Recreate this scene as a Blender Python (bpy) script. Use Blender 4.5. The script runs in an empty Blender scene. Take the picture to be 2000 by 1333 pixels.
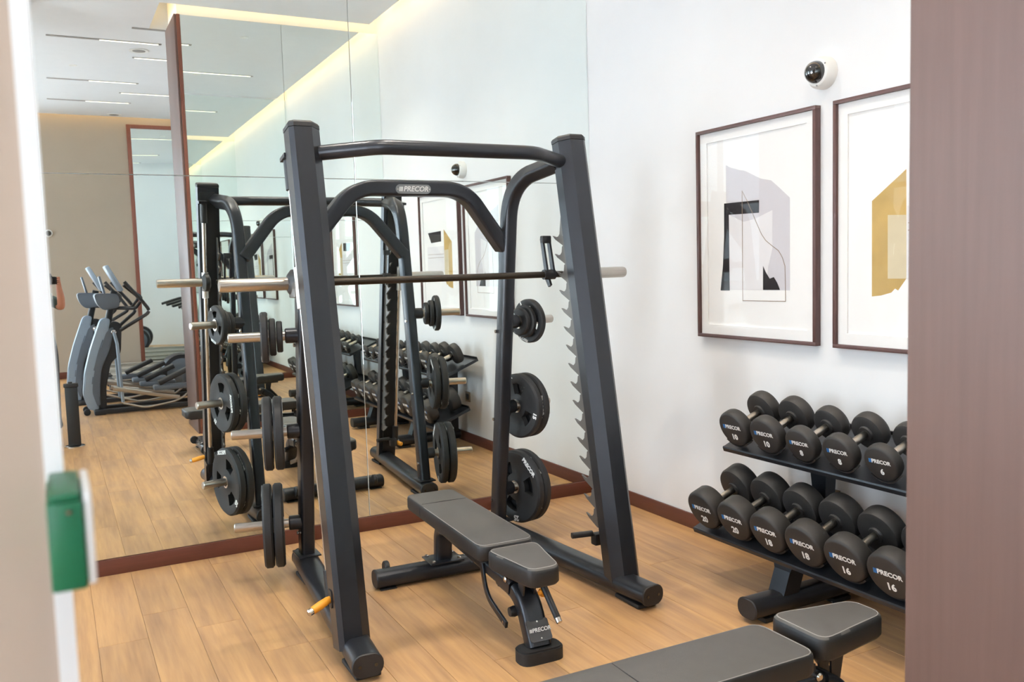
import bpy, bmesh, math, random
from mathutils import Vector, Matrix
random.seed(7)
SC = bpy.context.scene
COL = SC.collection
V = Vector
PI = math.pi

# ------------------------------------------------------------------ camera
D = 4.8078                      # camera stands this far in front of the mirror wall (y = 0)
XR = 3.1192                     # right wall
YO = -3.8982                    # mirrored face of the partition behind
XJ = 1.1636                     # wood-clad end of that partition
CEIL = 3.95
YF = -10.1                      # far wall
XL = -3.4                       # window wall
cam_d = bpy.data.cameras.new('camera')
cam = bpy.data.objects.new('camera', cam_d); COL.objects.link(cam)
yaw, pitch, roll = 0.4824, 0.0847, -0.0297
fwd = V((math.sin(yaw)*math.cos(pitch), math.cos(yaw)*math.cos(pitch), -math.sin(pitch)))
rgt = V((math.cos(yaw), -math.sin(yaw), 0)); upv = rgt.cross(fwd)
r2 = rgt*math.cos(roll) + upv*math.sin(roll); u2 = -rgt*math.sin(roll) + upv*math.cos(roll)
M = Matrix((( r2.x, u2.x, -fwd.x, 0), (r2.y, u2.y, -fwd.y, -D), (r2.z, u2.z, -fwd.z, 1.5), (0, 0, 0, 1)))
cam.matrix_world = M
cam_d.sensor_width = 36; cam_d.lens = 1712.1/2000*36
cam_d.clip_start = 0.01; cam_d.clip_end = 200
cam_d.dof.use_dof = True; cam_d.dof.focus_distance = 3.7; cam_d.dof.aperture_fstop = 7.0
SC.camera = cam

# ------------------------------------------------------------------ world, light, exposure
world = bpy.data.worlds.new('sky'); SC.world = world; world.use_nodes = True
wn = world.node_tree; bg = wn.nodes['Background']
bg.inputs[0].default_value = (0.73, 0.87, 1.0, 1); bg.inputs[1].default_value = 6.5
WIN = [(-7.3, -5.3), (-3.1, -0.8)]        # left wall windows (y from, to); second one added to light the bay
WZ = (0.35, 3.5)
FWX = (-3.1, -0.8)                  # opening added in the far wall to light the bay (x from, to)
for (a, b) in WIN:
    ld = bpy.data.lights.new('window_daylight', 'AREA'); ld.shape = 'RECTANGLE'
    ld.size = WZ[1]-WZ[0]; ld.size_y = b-a
    ld.cycles.is_portal = True
    lo = bpy.data.objects.new('window_daylight', ld); COL.objects.link(lo)
    lo.location = (XL-0.02, (a+b)/2, sum(WZ)/2); lo.rotation_euler = (0, -PI/2, 0)
sund = bpy.data.lights.new('sun', 'SUN'); sund.energy = 125.0; sund.angle = math.radians(0.6); sund.color = (0.96, 0.98, 1.0)
sun = bpy.data.objects.new('sun', sund); COL.objects.link(sun)     # stands over the far side of the building: added to make the paving bounce light indoors, never shines in
sun.location = (6, 0, 12); sun.rotation_euler = V((-0.62, -0.10, -0.78)).to_track_quat('-Z', 'Y').to_euler()
SPOT_W = 95.0                  # power of each ceiling downlight
ld = bpy.data.lights.new('window_daylight', 'AREA'); ld.shape = 'RECTANGLE'; ld.size = FWX[1]-FWX[0]; ld.size_y = WZ[1]-WZ[0]; ld.cycles.is_portal = True  # portal of the added far-wall opening
lo = bpy.data.objects.new('window_daylight', ld); COL.objects.link(lo); lo.location = (sum(FWX)/2, YF-0.02, sum(WZ)/2); lo.rotation_euler = (PI/2, 0, 0)
vs = SC.view_settings
vs.view_transform = 'Standard'; vs.look = 'None'; vs.gamma = 1; vs.use_curve_mapping = False
vs.exposure = 0.40
SC.cycles.max_bounces = 24; SC.cycles.glossy_bounces = 20; SC.cycles.diffuse_bounces = 6
SC.cycles.transmission_bounces = 8; SC.cycles.transparent_max_bounces = 24
SC.cycles.sample_clamp_indirect = 6.0; SC.cycles.blur_glossy = 0.5
SC.cycles.use_denoising = True

# ------------------------------------------------------------------ materials
MATS = {}
def lin(c):
    return tuple(((x/255)/12.92 if x/255 <= 0.04045 else ((x/255+0.055)/1.055)**2.4) for x in c)
def mat(name, rgb, rough=0.5, metal=0.0, var=0.06, scale=8.0, bump=0.0, bscale=60.0, emit=None, coat=0.0, stretch=(1, 1, 1), spec=0.5):
    m = bpy.data.materials.new(name); m.use_nodes = True
    nt = m.node_tree; p = nt.nodes['Principled BSDF']
    c = lin(rgb)
    tc = nt.nodes.new('ShaderNodeTexCoord'); mp = nt.nodes.new('ShaderNodeMapping'); mp.inputs['Scale'].default_value = stretch
    nt.links.new(tc.outputs['Object'], mp.inputs[0])
    no = nt.nodes.new('ShaderNodeTexNoise'); no.inputs['Scale'].default_value = scale; no.inputs['Detail'].default_value = 4
    nt.links.new(mp.outputs[0], no.inputs['Vector'])
    rp = nt.nodes.new('ShaderNodeValToRGB')
    rp.color_ramp.elements[0].position = 0.3; rp.color_ramp.elements[1].position = 0.7
    rp.color_ramp.elements[0].color = (*[max(0, x*(1-var)) for x in c], 1); rp.color_ramp.elements[1].color = (*[min(1, x*(1+var)) for x in c], 1)
    nt.links.new(no.outputs['Fac'], rp.inputs[0]); nt.links.new(rp.outputs[0], p.inputs['Base Color'])
    p.inputs['Roughness'].default_value = rough; p.inputs['Metallic'].default_value = metal
    p.inputs['Specular IOR Level'].default_value = spec
    if coat: p.inputs['Coat Weight'].default_value = coat; p.inputs['Coat Roughness'].default_value = 0.1
    if bump:
        n2 = nt.nodes.new('ShaderNodeTexNoise'); n2.inputs['Scale'].default_value = bscale; n2.inputs['Detail'].default_value = 3
        nt.links.new(mp.outputs[0], n2.inputs['Vector'])
        b = nt.nodes.new('ShaderNodeBump'); b.inputs['Strength'].default_value = bump; b.inputs['Distance'].default_value = 0.002
        nt.links.new(n2.outputs['Fac'], b.inputs['Height']); nt.links.new(b.outputs[0], p.inputs['Normal'])
    if emit:
        p.inputs['Emission Color'].default_value = (*lin(emit[0]), 1); p.inputs['Emission Strength'].default_value = emit[1]
    MATS[name] = m
    return m
mat('wall_white', (234, 234, 235), 0.9, var=0.012, scale=3, bump=0.05, bscale=250)
mat('wall_far_paint', (166, 152, 136), 0.9, var=0.015, scale=3, bump=0.05, bscale=250)
mat('wall_beige', (176, 158, 142), 0.9, var=0.015, scale=3, bump=0.05, bscale=250)
mat('ceiling_paint', (228, 231, 235), 0.95, var=0.01)
mat('baseboard', (96, 52, 38), 0.45, var=0.10, scale=5, stretch=(1, 1, 12), bump=0.1, bscale=80)
mat('wood_mauve', (92, 69, 62), 0.5, var=0.07, scale=6, stretch=(14, 14, 0.6), bump=0.08, bscale=60)
mat('wood_red', (112, 64, 48), 0.4, var=0.09, scale=6, stretch=(14, 14, 0.6), bump=0.08, bscale=60)
mat('frame_wood', (84, 56, 52), 0.4, var=0.10, scale=8, stretch=(8, 8, 2))
mat('rack_black', (47, 49, 54), 0.30, 0.5, var=0.05, scale=12, bump=0.08, bscale=400, spec=0.6)
mat('plastic_black', (30, 30, 32), 0.5, var=0.06, bump=0.1, bscale=300)
mat('rubber', (32, 32, 33), 0.62, var=0.08, scale=20, bump=0.12, bscale=350)
mat('rubber_dumbbell', (44, 42, 41), 0.55, var=0.08, scale=20, bump=0.12, bscale=350)
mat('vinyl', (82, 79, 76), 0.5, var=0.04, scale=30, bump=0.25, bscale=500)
mat('vinyl_side', (36, 36, 37), 0.5, var=0.05, scale=30, bump=0.25, bscale=500)  # darkened copy of the pad vinyl
mat('stitch', (150, 146, 142), 0.8, var=0.1)
mat('chrome', (205, 200, 195), 0.16, 1.0, var=0.03)
mat('steel', (190, 184, 176), 0.3, 1.0, var=0.05, scale=5, stretch=(1, 30, 30))
mat('white_steel', (222, 220, 216), 0.3, 0.6, var=0.03)
mat('steel_plate', (104, 101, 98), 0.42, 0.4, var=0.10, scale=7)
mat('bar_dark', (62, 56, 50), 0.3, 0.8, var=0.1, scale=40, bump=0.3, bscale=900)
mat('orange', (240, 160, 40), 0.4, var=0.04)
mat('orange_print', (226, 104, 50), 0.6, var=0.04)
mat('print_white', (232, 232, 230), 0.6, var=0.02)
mat('print_grey', (120, 120, 120), 0.6, var=0.08, scale=120)
mat('print_blue', (40, 120, 190), 0.6, var=0.04)
mat('badge_grey', (140, 142, 143), 0.35, 0.6, var=0.05)
mat('badge_dark', (70, 70, 72), 0.4, 0.3, var=0.05)
mat('paper_white', (240, 239, 238), 0.9, var=0.01)
mat('paper_grey', (205, 202, 207), 0.9, var=0.02)
mat('paper_pale', (226, 224, 226), 0.9, var=0.02)
mat('paper_black', (36, 32, 36), 0.85, var=0.25, scale=12)
mat('paper_gold', (186, 156, 96), 0.8, var=0.18, scale=6)
mat('paper_tan', (205, 192, 162), 0.8, var=0.06)
mat('line_brown', (150, 128, 110), 0.8, var=0.05)
mat('white_plastic', (238, 238, 236), 0.4, var=0.02)
mat('dome_black', (14, 14, 16), 0.06, var=0.02, coat=1.0)
mat('green_plastic', (18, 92, 60), 0.4, var=0.06)
mat('outlet_brown', (140, 122, 102), 0.4, 0.3, var=0.06)
mat('machine_grey', (96, 104, 114), 0.4, var=0.05)
mat('machine_light', (150, 164, 178), 0.35, 0.2, var=0.04)
mat('machine_dark', (38, 38, 41), 0.45, var=0.06)
mat('belt', (110, 106, 98), 0.7, var=0.06, scale=40)
mat('deck_rail', (150, 144, 134), 0.5, var=0.05)
mat('screen', (30, 34, 40), 0.12, var=0.1)
mat('skin', (196, 140, 118), 0.55, var=0.05)
mat('hair', (30, 24, 22), 0.6, var=0.1)
mat('shirt', (84, 100, 96), 0.9, var=0.08)
mat('trousers', (44, 44, 50), 0.9, var=0.08)
mat('cove_led', (255, 214, 150), 0.5, var=0.0, emit=((255, 212, 146), 10.0))
mat('lamp_white', (255, 250, 240), 0.5, var=0.0, emit=((255, 240, 215), 1.3))
mat('slot_dark', (150, 148, 146), 0.6, var=0.05)
mat('paving', (192, 194, 196), 0.95, var=0.08, scale=2)  # outdoor ground made pale to bounce daylight up to the ceiling

def mirror_mat(name, rgb, wav=0.0):
    m = bpy.data.materials.new(name); m.use_nodes = True; nt = m.node_tree; p = nt.nodes['Principled BSDF']
    p.inputs['Base Color'].default_value = (*rgb, 1); p.inputs['Metallic'].default_value = 1; p.inputs['Roughness'].default_value = 0.0
    if wav:
        tc = nt.nodes.new('ShaderNodeTexCoord'); no = nt.nodes.new('ShaderNodeTexNoise'); no.inputs['Scale'].default_value = 1.1; no.inputs['Detail'].default_value = 0
        nt.links.new(tc.outputs['Object'], no.inputs['Vector'])
        b = nt.nodes.new('ShaderNodeBump'); b.inputs['Strength'].default_value = wav; b.inputs['Distance'].default_value = 0.05
        nt.links.new(no.outputs['Fac'], b.inputs['Height']); nt.links.new(b.outputs[0], p.inputs['Normal'])
    MATS[name] = m
mirror_mat('mirror', (0.915, 0.970, 0.950))
mirror_mat('mirror_wavy', (0.84, 0.93, 0.89), 0.10)

def glass_mat():
    m = bpy.data.materials.new('picture_glass'); m.use_nodes = True; nt = m.node_tree
    for n in list(nt.nodes): nt.nodes.remove(n)
    out = nt.nodes.new('ShaderNodeOutputMaterial'); mx = nt.nodes.new('ShaderNodeMixShader'); tr = nt.nodes.new('ShaderNodeBsdfTransparent'); gl = nt.nodes.new('ShaderNodeBsdfGlossy')
    gl.inputs['Roughness'].default_value = 0.0; ge = nt.nodes.new('ShaderNodeNewGeometry'); dt = nt.nodes.new('ShaderNodeVectorMath'); dt.operation = 'DOT_PRODUCT'
    nt.links.new(ge.outputs['Normal'], dt.inputs[0]); nt.links.new(ge.outputs['Incoming'], dt.inputs[1])
    def mth(op, a, b=None):
        n = nt.nodes.new('ShaderNodeMath'); n.operation = op
        for i, v in enumerate((a, b)):
            if v is None: continue
            if isinstance(v, (int, float)): n.inputs[i].default_value = v
            else: nt.links.new(v, n.inputs[i])
        return n.outputs[0]
    sch = mth('ADD', mth('MULTIPLY', mth('POWER', mth('SUBTRACT', 1.0, mth('ABSOLUTE', dt.outputs['Value'])), 5.0), 0.55), 0.006)   # Schlick, both faces
    nt.links.new(sch, mx.inputs[0]); nt.links.new(tr.outputs[0], mx.inputs[1]); nt.links.new(gl.outputs[0], mx.inputs[2]); nt.links.new(mx.outputs[0], out.inputs[0])
    MATS['picture_glass'] = m
glass_mat()

def floor_mat(name, per_object):
    m = bpy.data.materials.new(name); m.use_nodes = True; nt = m.node_tree; p = nt.nodes['Principled BSDF']; L = nt.links.new
    N = nt.nodes.new
    geo = N('ShaderNodeNewGeometry'); oi = N('ShaderNodeObjectInfo')
    mp = N('ShaderNodeMapping'); mp.inputs['Scale'].default_value = (1, 1, 1)
    L(geo.outputs['Position'], mp.inputs[0])
    off = N('ShaderNodeMath'); off.operation = 'MULTIPLY'; off.inputs[1].default_value = 40
    L(oi.outputs['Random'], off.inputs[0])
    def noise(scale, stretch, detail=5, rough=0.6):
        q = N('ShaderNodeMapping'); q.inputs['Scale'].default_value = stretch; L(mp.outputs[0], q.inputs[0])
        n = N('ShaderNodeTexNoise'); n.noise_dimensions = '4D'; n.inputs['Scale'].default_value = scale; n.inputs['Detail'].default_value = detail; n.inputs['Roughness'].default_value = rough
        L(q.outputs[0], n.inputs['Vector'])
        if per_object: L(off.outputs[0], n.inputs['W'])
        return n
    grain = noise(3.0, (14, 0.9, 1)); streak = noise(2.2, (5, 0.5, 1), 3); blot = noise(1.3, (1.2, 0.7, 1), 4)
    r1 = N('ShaderNodeValToRGB'); e = r1.color_ramp.elements
    e[0].position = 0.28; e[0].color = (*lin((158, 116, 76)), 1); e[1].position = 0.72; e[1].color = (*lin((202, 158, 108)), 1)
    L(grain.outputs['Fac'], r1.inputs[0])
    r2_ = N('ShaderNodeValToRGB'); e = r2_.color_ramp.elements
    e[0].position = 0.36; e[0].color = (*lin((150, 118, 92)), 1); e[1].position = 0.62; e[1].color = (*lin((206, 162, 110)), 1)
    L(streak.outputs['Fac'], r2_.inputs[0])
    mx = N('ShaderNodeMix'); mx.data_type = 'RGBA'; mx.inputs[0].default_value = 0.45
    L(r1.outputs[0], mx.inputs[6]); L(r2_.outputs[0], mx.inputs[7])
    # greyish worn blotches with their own outline
    rb = N('ShaderNodeValToRGB'); e = rb.color_ramp.elements; e[0].position = 0.54; e[0].color = (0, 0, 0, 1); e[1].position = 0.68; e[1].color = (0.45, 0.45, 0.45, 1)
    L(blot.outputs['Fac'], rb.inputs[0])
    mb = N('ShaderNodeMix'); mb.data_type = 'RGBA'; L(rb.outputs[0], mb.inputs[0]); L(mx.outputs[2], mb.inputs[6]); mb.inputs[7].default_value = (*lin((150, 122, 100)), 1)
    hs = N('ShaderNodeHueSaturation'); L(mb.outputs[2], hs.inputs['Color'])
    if per_object:
        mr = N('ShaderNodeMapRange'); mr.inputs[3].default_value = 0.965; mr.inputs[4].default_value = 1.035; L(oi.outputs['Random'], mr.inputs[0]); L(mr.outputs[0], hs.inputs['Value'])
    L(hs.outputs[0], p.inputs['Base Color'])
    p.inputs['Roughness'].default_value = 0.42; p.inputs['Specular IOR Level'].default_value = 0.45
    b = N('ShaderNodeBump'); b.inputs['Strength'].default_value = 0.10; b.inputs['Distance'].default_value = 0.002
    L(grain.outputs['Fac'], b.inputs['Height']); L(b.outputs[0], p.inputs['Normal'])
    MATS[name] = m
floor_mat('floor_wood', False); floor_mat('plank_wood', True)

# ------------------------------------------------------------------ geometry helpers
def finish(name, bm, m, parent=None, sharp=35, world=False, smooth=True):
    """bmesh -> ONE mesh object. world=True: coordinates are world ones, moved into the parent's frame"""
    if world and parent is not None:
        bmesh.ops.translate(bm, verts=bm.verts, vec=-parent.location)
    bmesh.ops.recalc_face_normals(bm, faces=bm.faces)
    if smooth:
        lim = math.radians(sharp)
        for f in bm.faces: f.smooth = True
        for e in bm.edges:
            if len(e.link_faces) == 2 and e.calc_face_angle(0) > lim: e.smooth = False
    me = bpy.data.meshes.new(name); bm.to_mesh(me); bm.free()
    if m: me.materials.append(MATS[m] if isinstance(m, str) else m)
    o = bpy.data.objects.new(name, me); COL.objects.link(o)
    if parent: o.parent = parent
    return o
def bx(bm, lo, hi, bevel=0.0, seg=2, mtx=None):
    vs_ = [bm.verts.new((x, y, z)) for x in (lo[0], hi[0]) for y in (lo[1], hi[1]) for z in (lo[2], hi[2])]
    idx = [(0, 1, 3, 2), (4, 6, 7, 5), (0, 4, 5, 1), (2, 3, 7, 6), (0, 2, 6, 4), (1, 5, 7, 3)]
    fs = [bm.faces.new([vs_[i] for i in q]) for q in idx]
    bmesh.ops.recalc_face_normals(bm, faces=fs)
    vv = vs_
    if bevel:
        es = list({e for f in fs for e in f.edges})
        r = bmesh.ops.bevel(bm, geom=es, offset=bevel, segments=seg, affect='EDGES', profile=0.5)
        vv = list({v for f in r['faces'] for v in f.verts} | {v for v in vs_ if v.is_valid})
    if mtx is not None: bmesh.ops.transform(bm, matrix=mtx, verts=vv)
    return vv
def box(name, lo, hi, m, parent=None, bevel=0.0, world=False, seg=2):
    bm = bmesh.new(); bx(bm, lo, hi, bevel, seg); return finish(name, bm, m, parent, world=world)
def frame_of(d, ref):
    d = d.normalized(); s = d.cross(ref)
    if s.length < 1e-5: s = d.cross(V((1, 0, 0)))
    if s.length < 1e-5: s = d.cross(V((0, 1, 0)))
    s.normalize(); t = s.cross(d).normalized()
    return s, t
def rings(bm, rs, cap=True, close=True):
    R = [[bm.verts.new(p) for p in r] for r in rs]
    n = len(R[0])
    for a, b in zip(R, R[1:]):
        for i in range(n if close else n-1):
            j = (i+1) % n
            bm.faces.new((a[i], a[j], b[j], b[i]))
    if cap and close:
        for r in (R[0], R[-1]):
            if len(r) > 2: bm.faces.new(r)
    return R
def sweep(bm, path, prof, ref=V((0, 0, 1)), cap=True, scales=None):
    """profile (u,v): u along side vector, v along the 'ref-ish' vector"""
    path = [V(p) for p in path]; rs = []
    for i, p in enumerate(path):
        if i == 0: d = path[1]-p
        elif i == len(path)-1: d = p-path[i-1]
        else: d = (path[i+1]-p).normalized()+(p-path[i-1]).normalized()
        s, t = frame_of(d, ref)
        k = 1.0
        if 0 < i < len(path)-1:
            c = (path[i+1]-p).normalized().dot((p-path[i-1]).normalized()); k = 1.0
        sc = scales[i] if scales else 1.0
        rs.append([p+s*(u*sc)+t*(v*sc) for u, v in prof])
    rings(bm, rs, cap)
def circ(r, n=20): return [(r*math.cos(2*PI*i/n), r*math.sin(2*PI*i/n)) for i in range(n)]
def rrect(w, h, r, k=5):
    pts = []
    for cx, cy, a0 in ((w/2-r, h/2-r, 0), (-w/2+r, h/2-r, PI/2), (-w/2+r, -h/2+r, PI), (w/2-r, -h/2+r, 1.5*PI)):
        for i in range(k+1):
            a = a0+PI/2*i/k; pts.append((cx+r*math.cos(a), cy+r*math.sin(a)))
    return pts
def fillet(pts, rad, n=8):
    pts = [V(p) for p in pts]; out = [pts[0]]
    for i in range(1, len(pts)-1):
        r = rad[i-1] if isinstance(rad, (list, tuple)) else rad
        a = (pts[i-1]-pts[i]); b = (pts[i+1]-pts[i])
        la, lb = a.length, b.length; a.normalize(); b.normalize()
        ang = a.angle(b)
        t = min(r/math.tan(ang/2), la*0.49, lb*0.49)
        p0, p1 = pts[i]+a*t, pts[i]+b*t
        for k in range(n+1):
            s = k/n; out.append(p0*(1-s)**2+pts[i]*2*s*(1-s)+p1*s**2)
    out.append(pts[-1]); return out
def cyl(bm, p0, p1, r, r1=None, n=20):
    p0, p1 = V(p0), V(p1); s, t = frame_of(p1-p0, V((0, 0, 1)))
    r1 = r if r1 is None else r1
    rings(bm, [[p0+s*a*r+t*b*r for a, b in circ(1, n)], [p1+s*a*r1+t*b*r1 for a, b in circ(1, n)]])
def lathe(bm, prof, org, axis, n=32):
    """prof: (radius, along)"""
    org = V(org); axis = V(axis).normalized(); s, t = frame_of(axis, V((0, 0, 1)))
    rings(bm, [[org+axis*h+(s*a+t*b)*max(r, 1e-4) for a, b in circ(1, n)] for r, h in prof])
def prism(bm, pts, o, ex, ey, ez, d0, d1):
    o, ex, ey, ez = V(o), V(ex), V(ey), V(ez)
    a = [bm.verts.new(o+ex*x+ey*y+ez*d0) for x, y in pts]; b = [bm.verts.new(o+ex*x+ey*y+ez*d1) for x, y in pts]
    n = len(pts); bm.faces.new(a).normal_update(); bm.faces.new(b[::-1]).normal_update()
    for i in range(n): bm.faces.new((a[i], b[i], b[(i+1) % n], a[(i+1) % n]))
def frustum(bm, c0, s0, c1, s1):
    rings(bm, [[V((c[0]+a*s[0]/2, c[1]+b*s[1]/2, c[2])) for a, b in ((-1, -1), (1, -1), (1, 1), (-1, 1))] for c, s in ((c0, s0), (c1, s1))])
def thing(name, label, cat, loc=(0, 0, 0), rotz=0, group=None):
    o = bpy.data.objects.new(name, None); COL.objects.link(o); o.location = loc; o.rotation_euler = (0, 0, rotz)
    o.empty_display_size = 0.1
    return tag(o, label, cat, group)
def tag(o, label, cat, group=None):
    o['label'] = label; o['category'] = cat
    if group: o['group'] = group
    return o
def struct(o, label=None, cat=None):
    o['kind'] = 'structure'
    if label: o['label'] = label
    if cat: o['category'] = cat
    return o
TXT = {}
def text_mesh(body, size, bold=0.0, shear=0.0, depth=0.0006):
    key = (body, size, bold, shear)
    if key in TXT: return TXT[key]
    cu = bpy.data.curves.new('lettering', 'FONT'); cu.body = body; cu.size = size; cu.align_x = 'CENTER'; cu.align_y = 'CENTER'
    cu.offset = bold*size; cu.shear = shear; cu.extrude = depth; cu.resolution_u = 3
    o = bpy.data.objects.new('lettering', cu); COL.objects.link(o)
    bpy.context.view_layer.update()
    me = bpy.data.meshes.new_from_object(o.evaluated_get(bpy.context.evaluated_depsgraph_get()))
    bpy.data.objects.remove(o); bpy.data.curves.remove(cu)
    TXT[key] = me; return me
def put(name, me, m, parent, org, ex, ey):
    """place a flat mesh (text) at org with its x along ex and y along ey, in the parent's frame"""
    ex = V(ex).normalized(); ey = V(ey); ey = (ey-ex*ey.dot(ex)).normalized(); ez = ex.cross(ey)
    o = bpy.data.objects.new(name, me.copy() if len(me.materials) and me.materials[0] != MATS[m] else me); COL.objects.link(o)
    if not len(o.data.materials): o.data.materials.append(MATS[m])
    elif o.data.materials[0] != MATS[m]: o.data.materials[0] = MATS[m]
    o.parent = parent
    mw = Matrix(((ex.x, ey.x, ez.x, org[0]), (ex.y, ey.y, ez.y, org[1]), (ex.z, ey.z, ez.z, org[2]), (0, 0, 0, 1)))
    o.matrix_local = mw
    return o
def bars_mesh(h, key='bars'):
    """the slanted three-bar mark in front of the maker's lettering"""
    if (key, h) in TXT: return TXT[(key, h)]
    bm = bmesh.new()
    for i in range(3):
        x = i*h*0.30
        prism(bm, [(x, -h/2), (x+h*0.2, -h/2), (x+h*0.32, h/2), (x+h*0.12, h/2)], (0, 0, 0), (1, 0, 0), (0, 1, 0), (0, 0, 1), 0, 0.0006)
    me = bpy.data.meshes.new('brand_bars'); bmesh.ops.recalc_face_normals(bm, faces=bm.faces); bm.to_mesh(me); bm.free()
    TXT[(key, h)] = me; return me
def copy_tree(o, parent=None):
    c = o.copy(); COL.objects.link(c); c.parent = parent
    for ch in o.children: copy_tree(ch, c)
    return c

# ------------------------------------------------------------------ the room shell
fl = struct(box('floor', (XL-0.3, YF-0.3, -0.12), (XR+0.3, 0.3, -0.004), 'floor_wood'), 'warm oak-look plank floor', 'floor')
# planks laid lengthwise towards the mirror wall
PW, PL = 0.19, 1.22
plank_bm = bmesh.new(); bx(plank_bm, (-PW/2+0.0007, -PL/2+0.0007, -0.012), (PW/2-0.0007, PL/2-0.0007, 0.0), 0.0008, 1)
plank_me = bpy.data.meshes.new('plank'); plank_bm.to_mesh(plank_me); plank_bm.free(); plank_me.materials.append(MATS['plank_wood'])
nx = int((XR+1.25)/PW)
for i in range(nx):
    x = XR-PW/2-i*PW
    y = -PL/2+random.choice((0.25, 0.5, 0.75, 1.0))*PL*0.9+0.0
    while y > -6.6:
        lo, hi = y-PL/2, min(y+PL/2, 0.0)
        o = bpy.data.objects.new('plank', plank_me); COL.objects.link(o); o.parent = fl
        o.location = (x, (lo+hi)/2, 0.0); o.scale = (1, (hi-lo)/PL, 1)
        y -= PL
# mirror wall
wb = struct(box('wall_back', (XL-0.3, 0.012, 0.0), (XR+0.3, 0.25, CEIL+0.3), 'wall_white'), 'wall fully covered by tall mirror panels', 'wall')
G = 0.0016
SEAM_X = [XR, 1.5538, -0.0116, -1.577, -3.1]
for i in range(4):
    for (z0, z1) in ((0.081, 2.0153), (2.0153, CEIL-0.02)):
        box('mirror_panel', (SEAM_X[i+1]+G, 0.0, z0+G), (SEAM_X[i]-G, 0.010, z1-G), 'mirror', wb, 0.0008, True, 1)
struct(box('baseboard_back', (XL, -0.012, 0.0), (XR, 0.012, 0.081), 'baseboard', None, 0.002))
# right wall
wr = struct(box('wall_right', (XR, YF-0.3, 0.0), (XR+0.25, 0.25, CEIL+0.3), 'wall_white'), 'plain white wall with framed prints', 'wall')
struct(box('baseboard_right', (XR-0.012, YO, 0.0), (XR, -0.012, 0.085), 'baseboard', None, 0.002))
# partition behind with a mirror face and a wood-clad end
wf = struct(box('wall_front', (XJ+0.02, -4.54, 0.0), (XR, YO-0.012, 3.90), 'wall_white'), 'thick partition wall with mirror panels and wooden end', 'wall')
box('wood_end_panel', (XJ, -4.56, 0.0), (XJ+0.02, YO, 3.90), 'wood_mauve', wf, 0.003, True)
box('mirror_frame', (XJ+0.02, YO-0.02, 0.0), (XJ+0.052, YO+0.008, 3.90), 'wood_red', wf, 0.003, True)
box('mirror_frame', (XJ+0.052, YO-0.02, 0.0), (XR, YO+0.010, 0.081), 'baseboard', wf, 0.002, True)
SX = [XJ+0.052, 2.14, XR]
for i in range(2):
    for (z0, z1) in ((0.081, 2.0153), (2.0153, 3.90)):
        box('mirror_panel', (SX[i]+G, YO-0.010, z0+G), (SX[i+1]-G, YO, z1-G), 'mirror', wf, 0.0008, True, 1)
# far wall, behind the cardio machines
bm = bmesh.new()
bx(bm, (XL-0.3, YF-0.25, 0.0), (FWX[0], YF, CEIL+0.3)); bx(bm, (FWX[1], YF-0.25, 0.0), (XR+0.3, YF, CEIL+0.3))
bx(bm, (FWX[0], YF-0.25, 0.0), (FWX[1], YF, WZ[0])); bx(bm, (FWX[0], YF-0.25, WZ[1]), (FWX[1], YF, CEIL+0.3))
wfar = struct(finish('wall_far', bm, 'wall_far_paint'), 'beige far wall with tall framed mirror', 'wall')
struct(box('baseboard_far', (XL, YF, 0.0), (1.20, YF+0.012, 0.10), 'baseboard', None, 0.002))
box('mirror_panel', (1.26, YF+0.002, 0.10), (XR, YF+0.012, 3.80), 'mirror_wavy', wfar, 0.0, True)
box('mirror_frame', (1.20, YF, 0.0), (1.26, YF+0.02, 3.86), 'wood_red', wfar, 0.003, True)
box('mirror_frame', (1.26, YF, 3.80), (XR, YF+0.02, 3.86), 'wood_red', wfar, 0.003, True)
box('mirror_frame', (1.26, YF, 0.0), (XR, YF+0.02, 0.10), 'wood_red', wfar, 0.003, True)
# window wall: piers, sill wall and lintel leave two openings, the bay one added for light
bm = bmesh.new()
ys = [YF-0.3] + [v for w in WIN for v in w] + [0.25]
for a, b in zip(ys[0::2], ys[1::2]): bx(bm, (XL-0.25, a, 0), (XL, b, CEIL+0.3))
for a, b in WIN:
    bx(bm, (XL-0.25, a, 0), (XL, b, WZ[0])); bx(bm, (XL-0.25, a, WZ[1]), (XL, b, CEIL+0.3))
struct(finish('wall_left', bm, 'wall_white'), 'white wall with two wide windows', 'wall')
for k, (a, b) in enumerate(WIN):  # second window is added, giving the bay its own daylight
    w = bpy.data.objects.new('window_%d' % (k+1), None); COL.objects.link(w); w.location = (XL-0.12, (a+b)/2, WZ[0]); struct(w)
    for y in (a+0.03, (a+b)/2, b-0.03): box('window_frame', (XL-0.16, y-0.03, WZ[0]), (XL-0.08, y+0.03, WZ[1]), 'white_plastic', w, 0.004, True)
    for z in (WZ[0]+0.03, 2.4, WZ[1]-0.03): box('window_frame', (XL-0.155, a+0.06, z-0.03), (XL-0.085, b-0.06, z+0.03), 'white_plastic', w, 0.004, True)
w = bpy.data.objects.new('window_3', None); COL.objects.link(w); w.location = (sum(FWX)/2, YF-0.12, WZ[0]); struct(w)  # far-wall window added to throw daylight into the bay
for x in (FWX[0]+0.03, sum(FWX)/2, FWX[1]-0.03): box('window_frame', (x-0.03, YF-0.16, WZ[0]), (x+0.03, YF-0.08, WZ[1]), 'white_plastic', w, 0.004, True)
for z in (WZ[0]+0.03, 2.4, WZ[1]-0.03): box('window_frame', (FWX[0]+0.06, YF-0.155, z-0.03), (FWX[1]-0.06, YF-0.085, z+0.03), 'white_plastic', w, 0.004, True)
bm = bmesh.new(); bx(bm, (-60, -60, -0.6), (XL-0.3, 40, -0.5)); bx(bm, (XL-0.3, -60, -0.6), (30, YF-0.35, -0.5))
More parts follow.
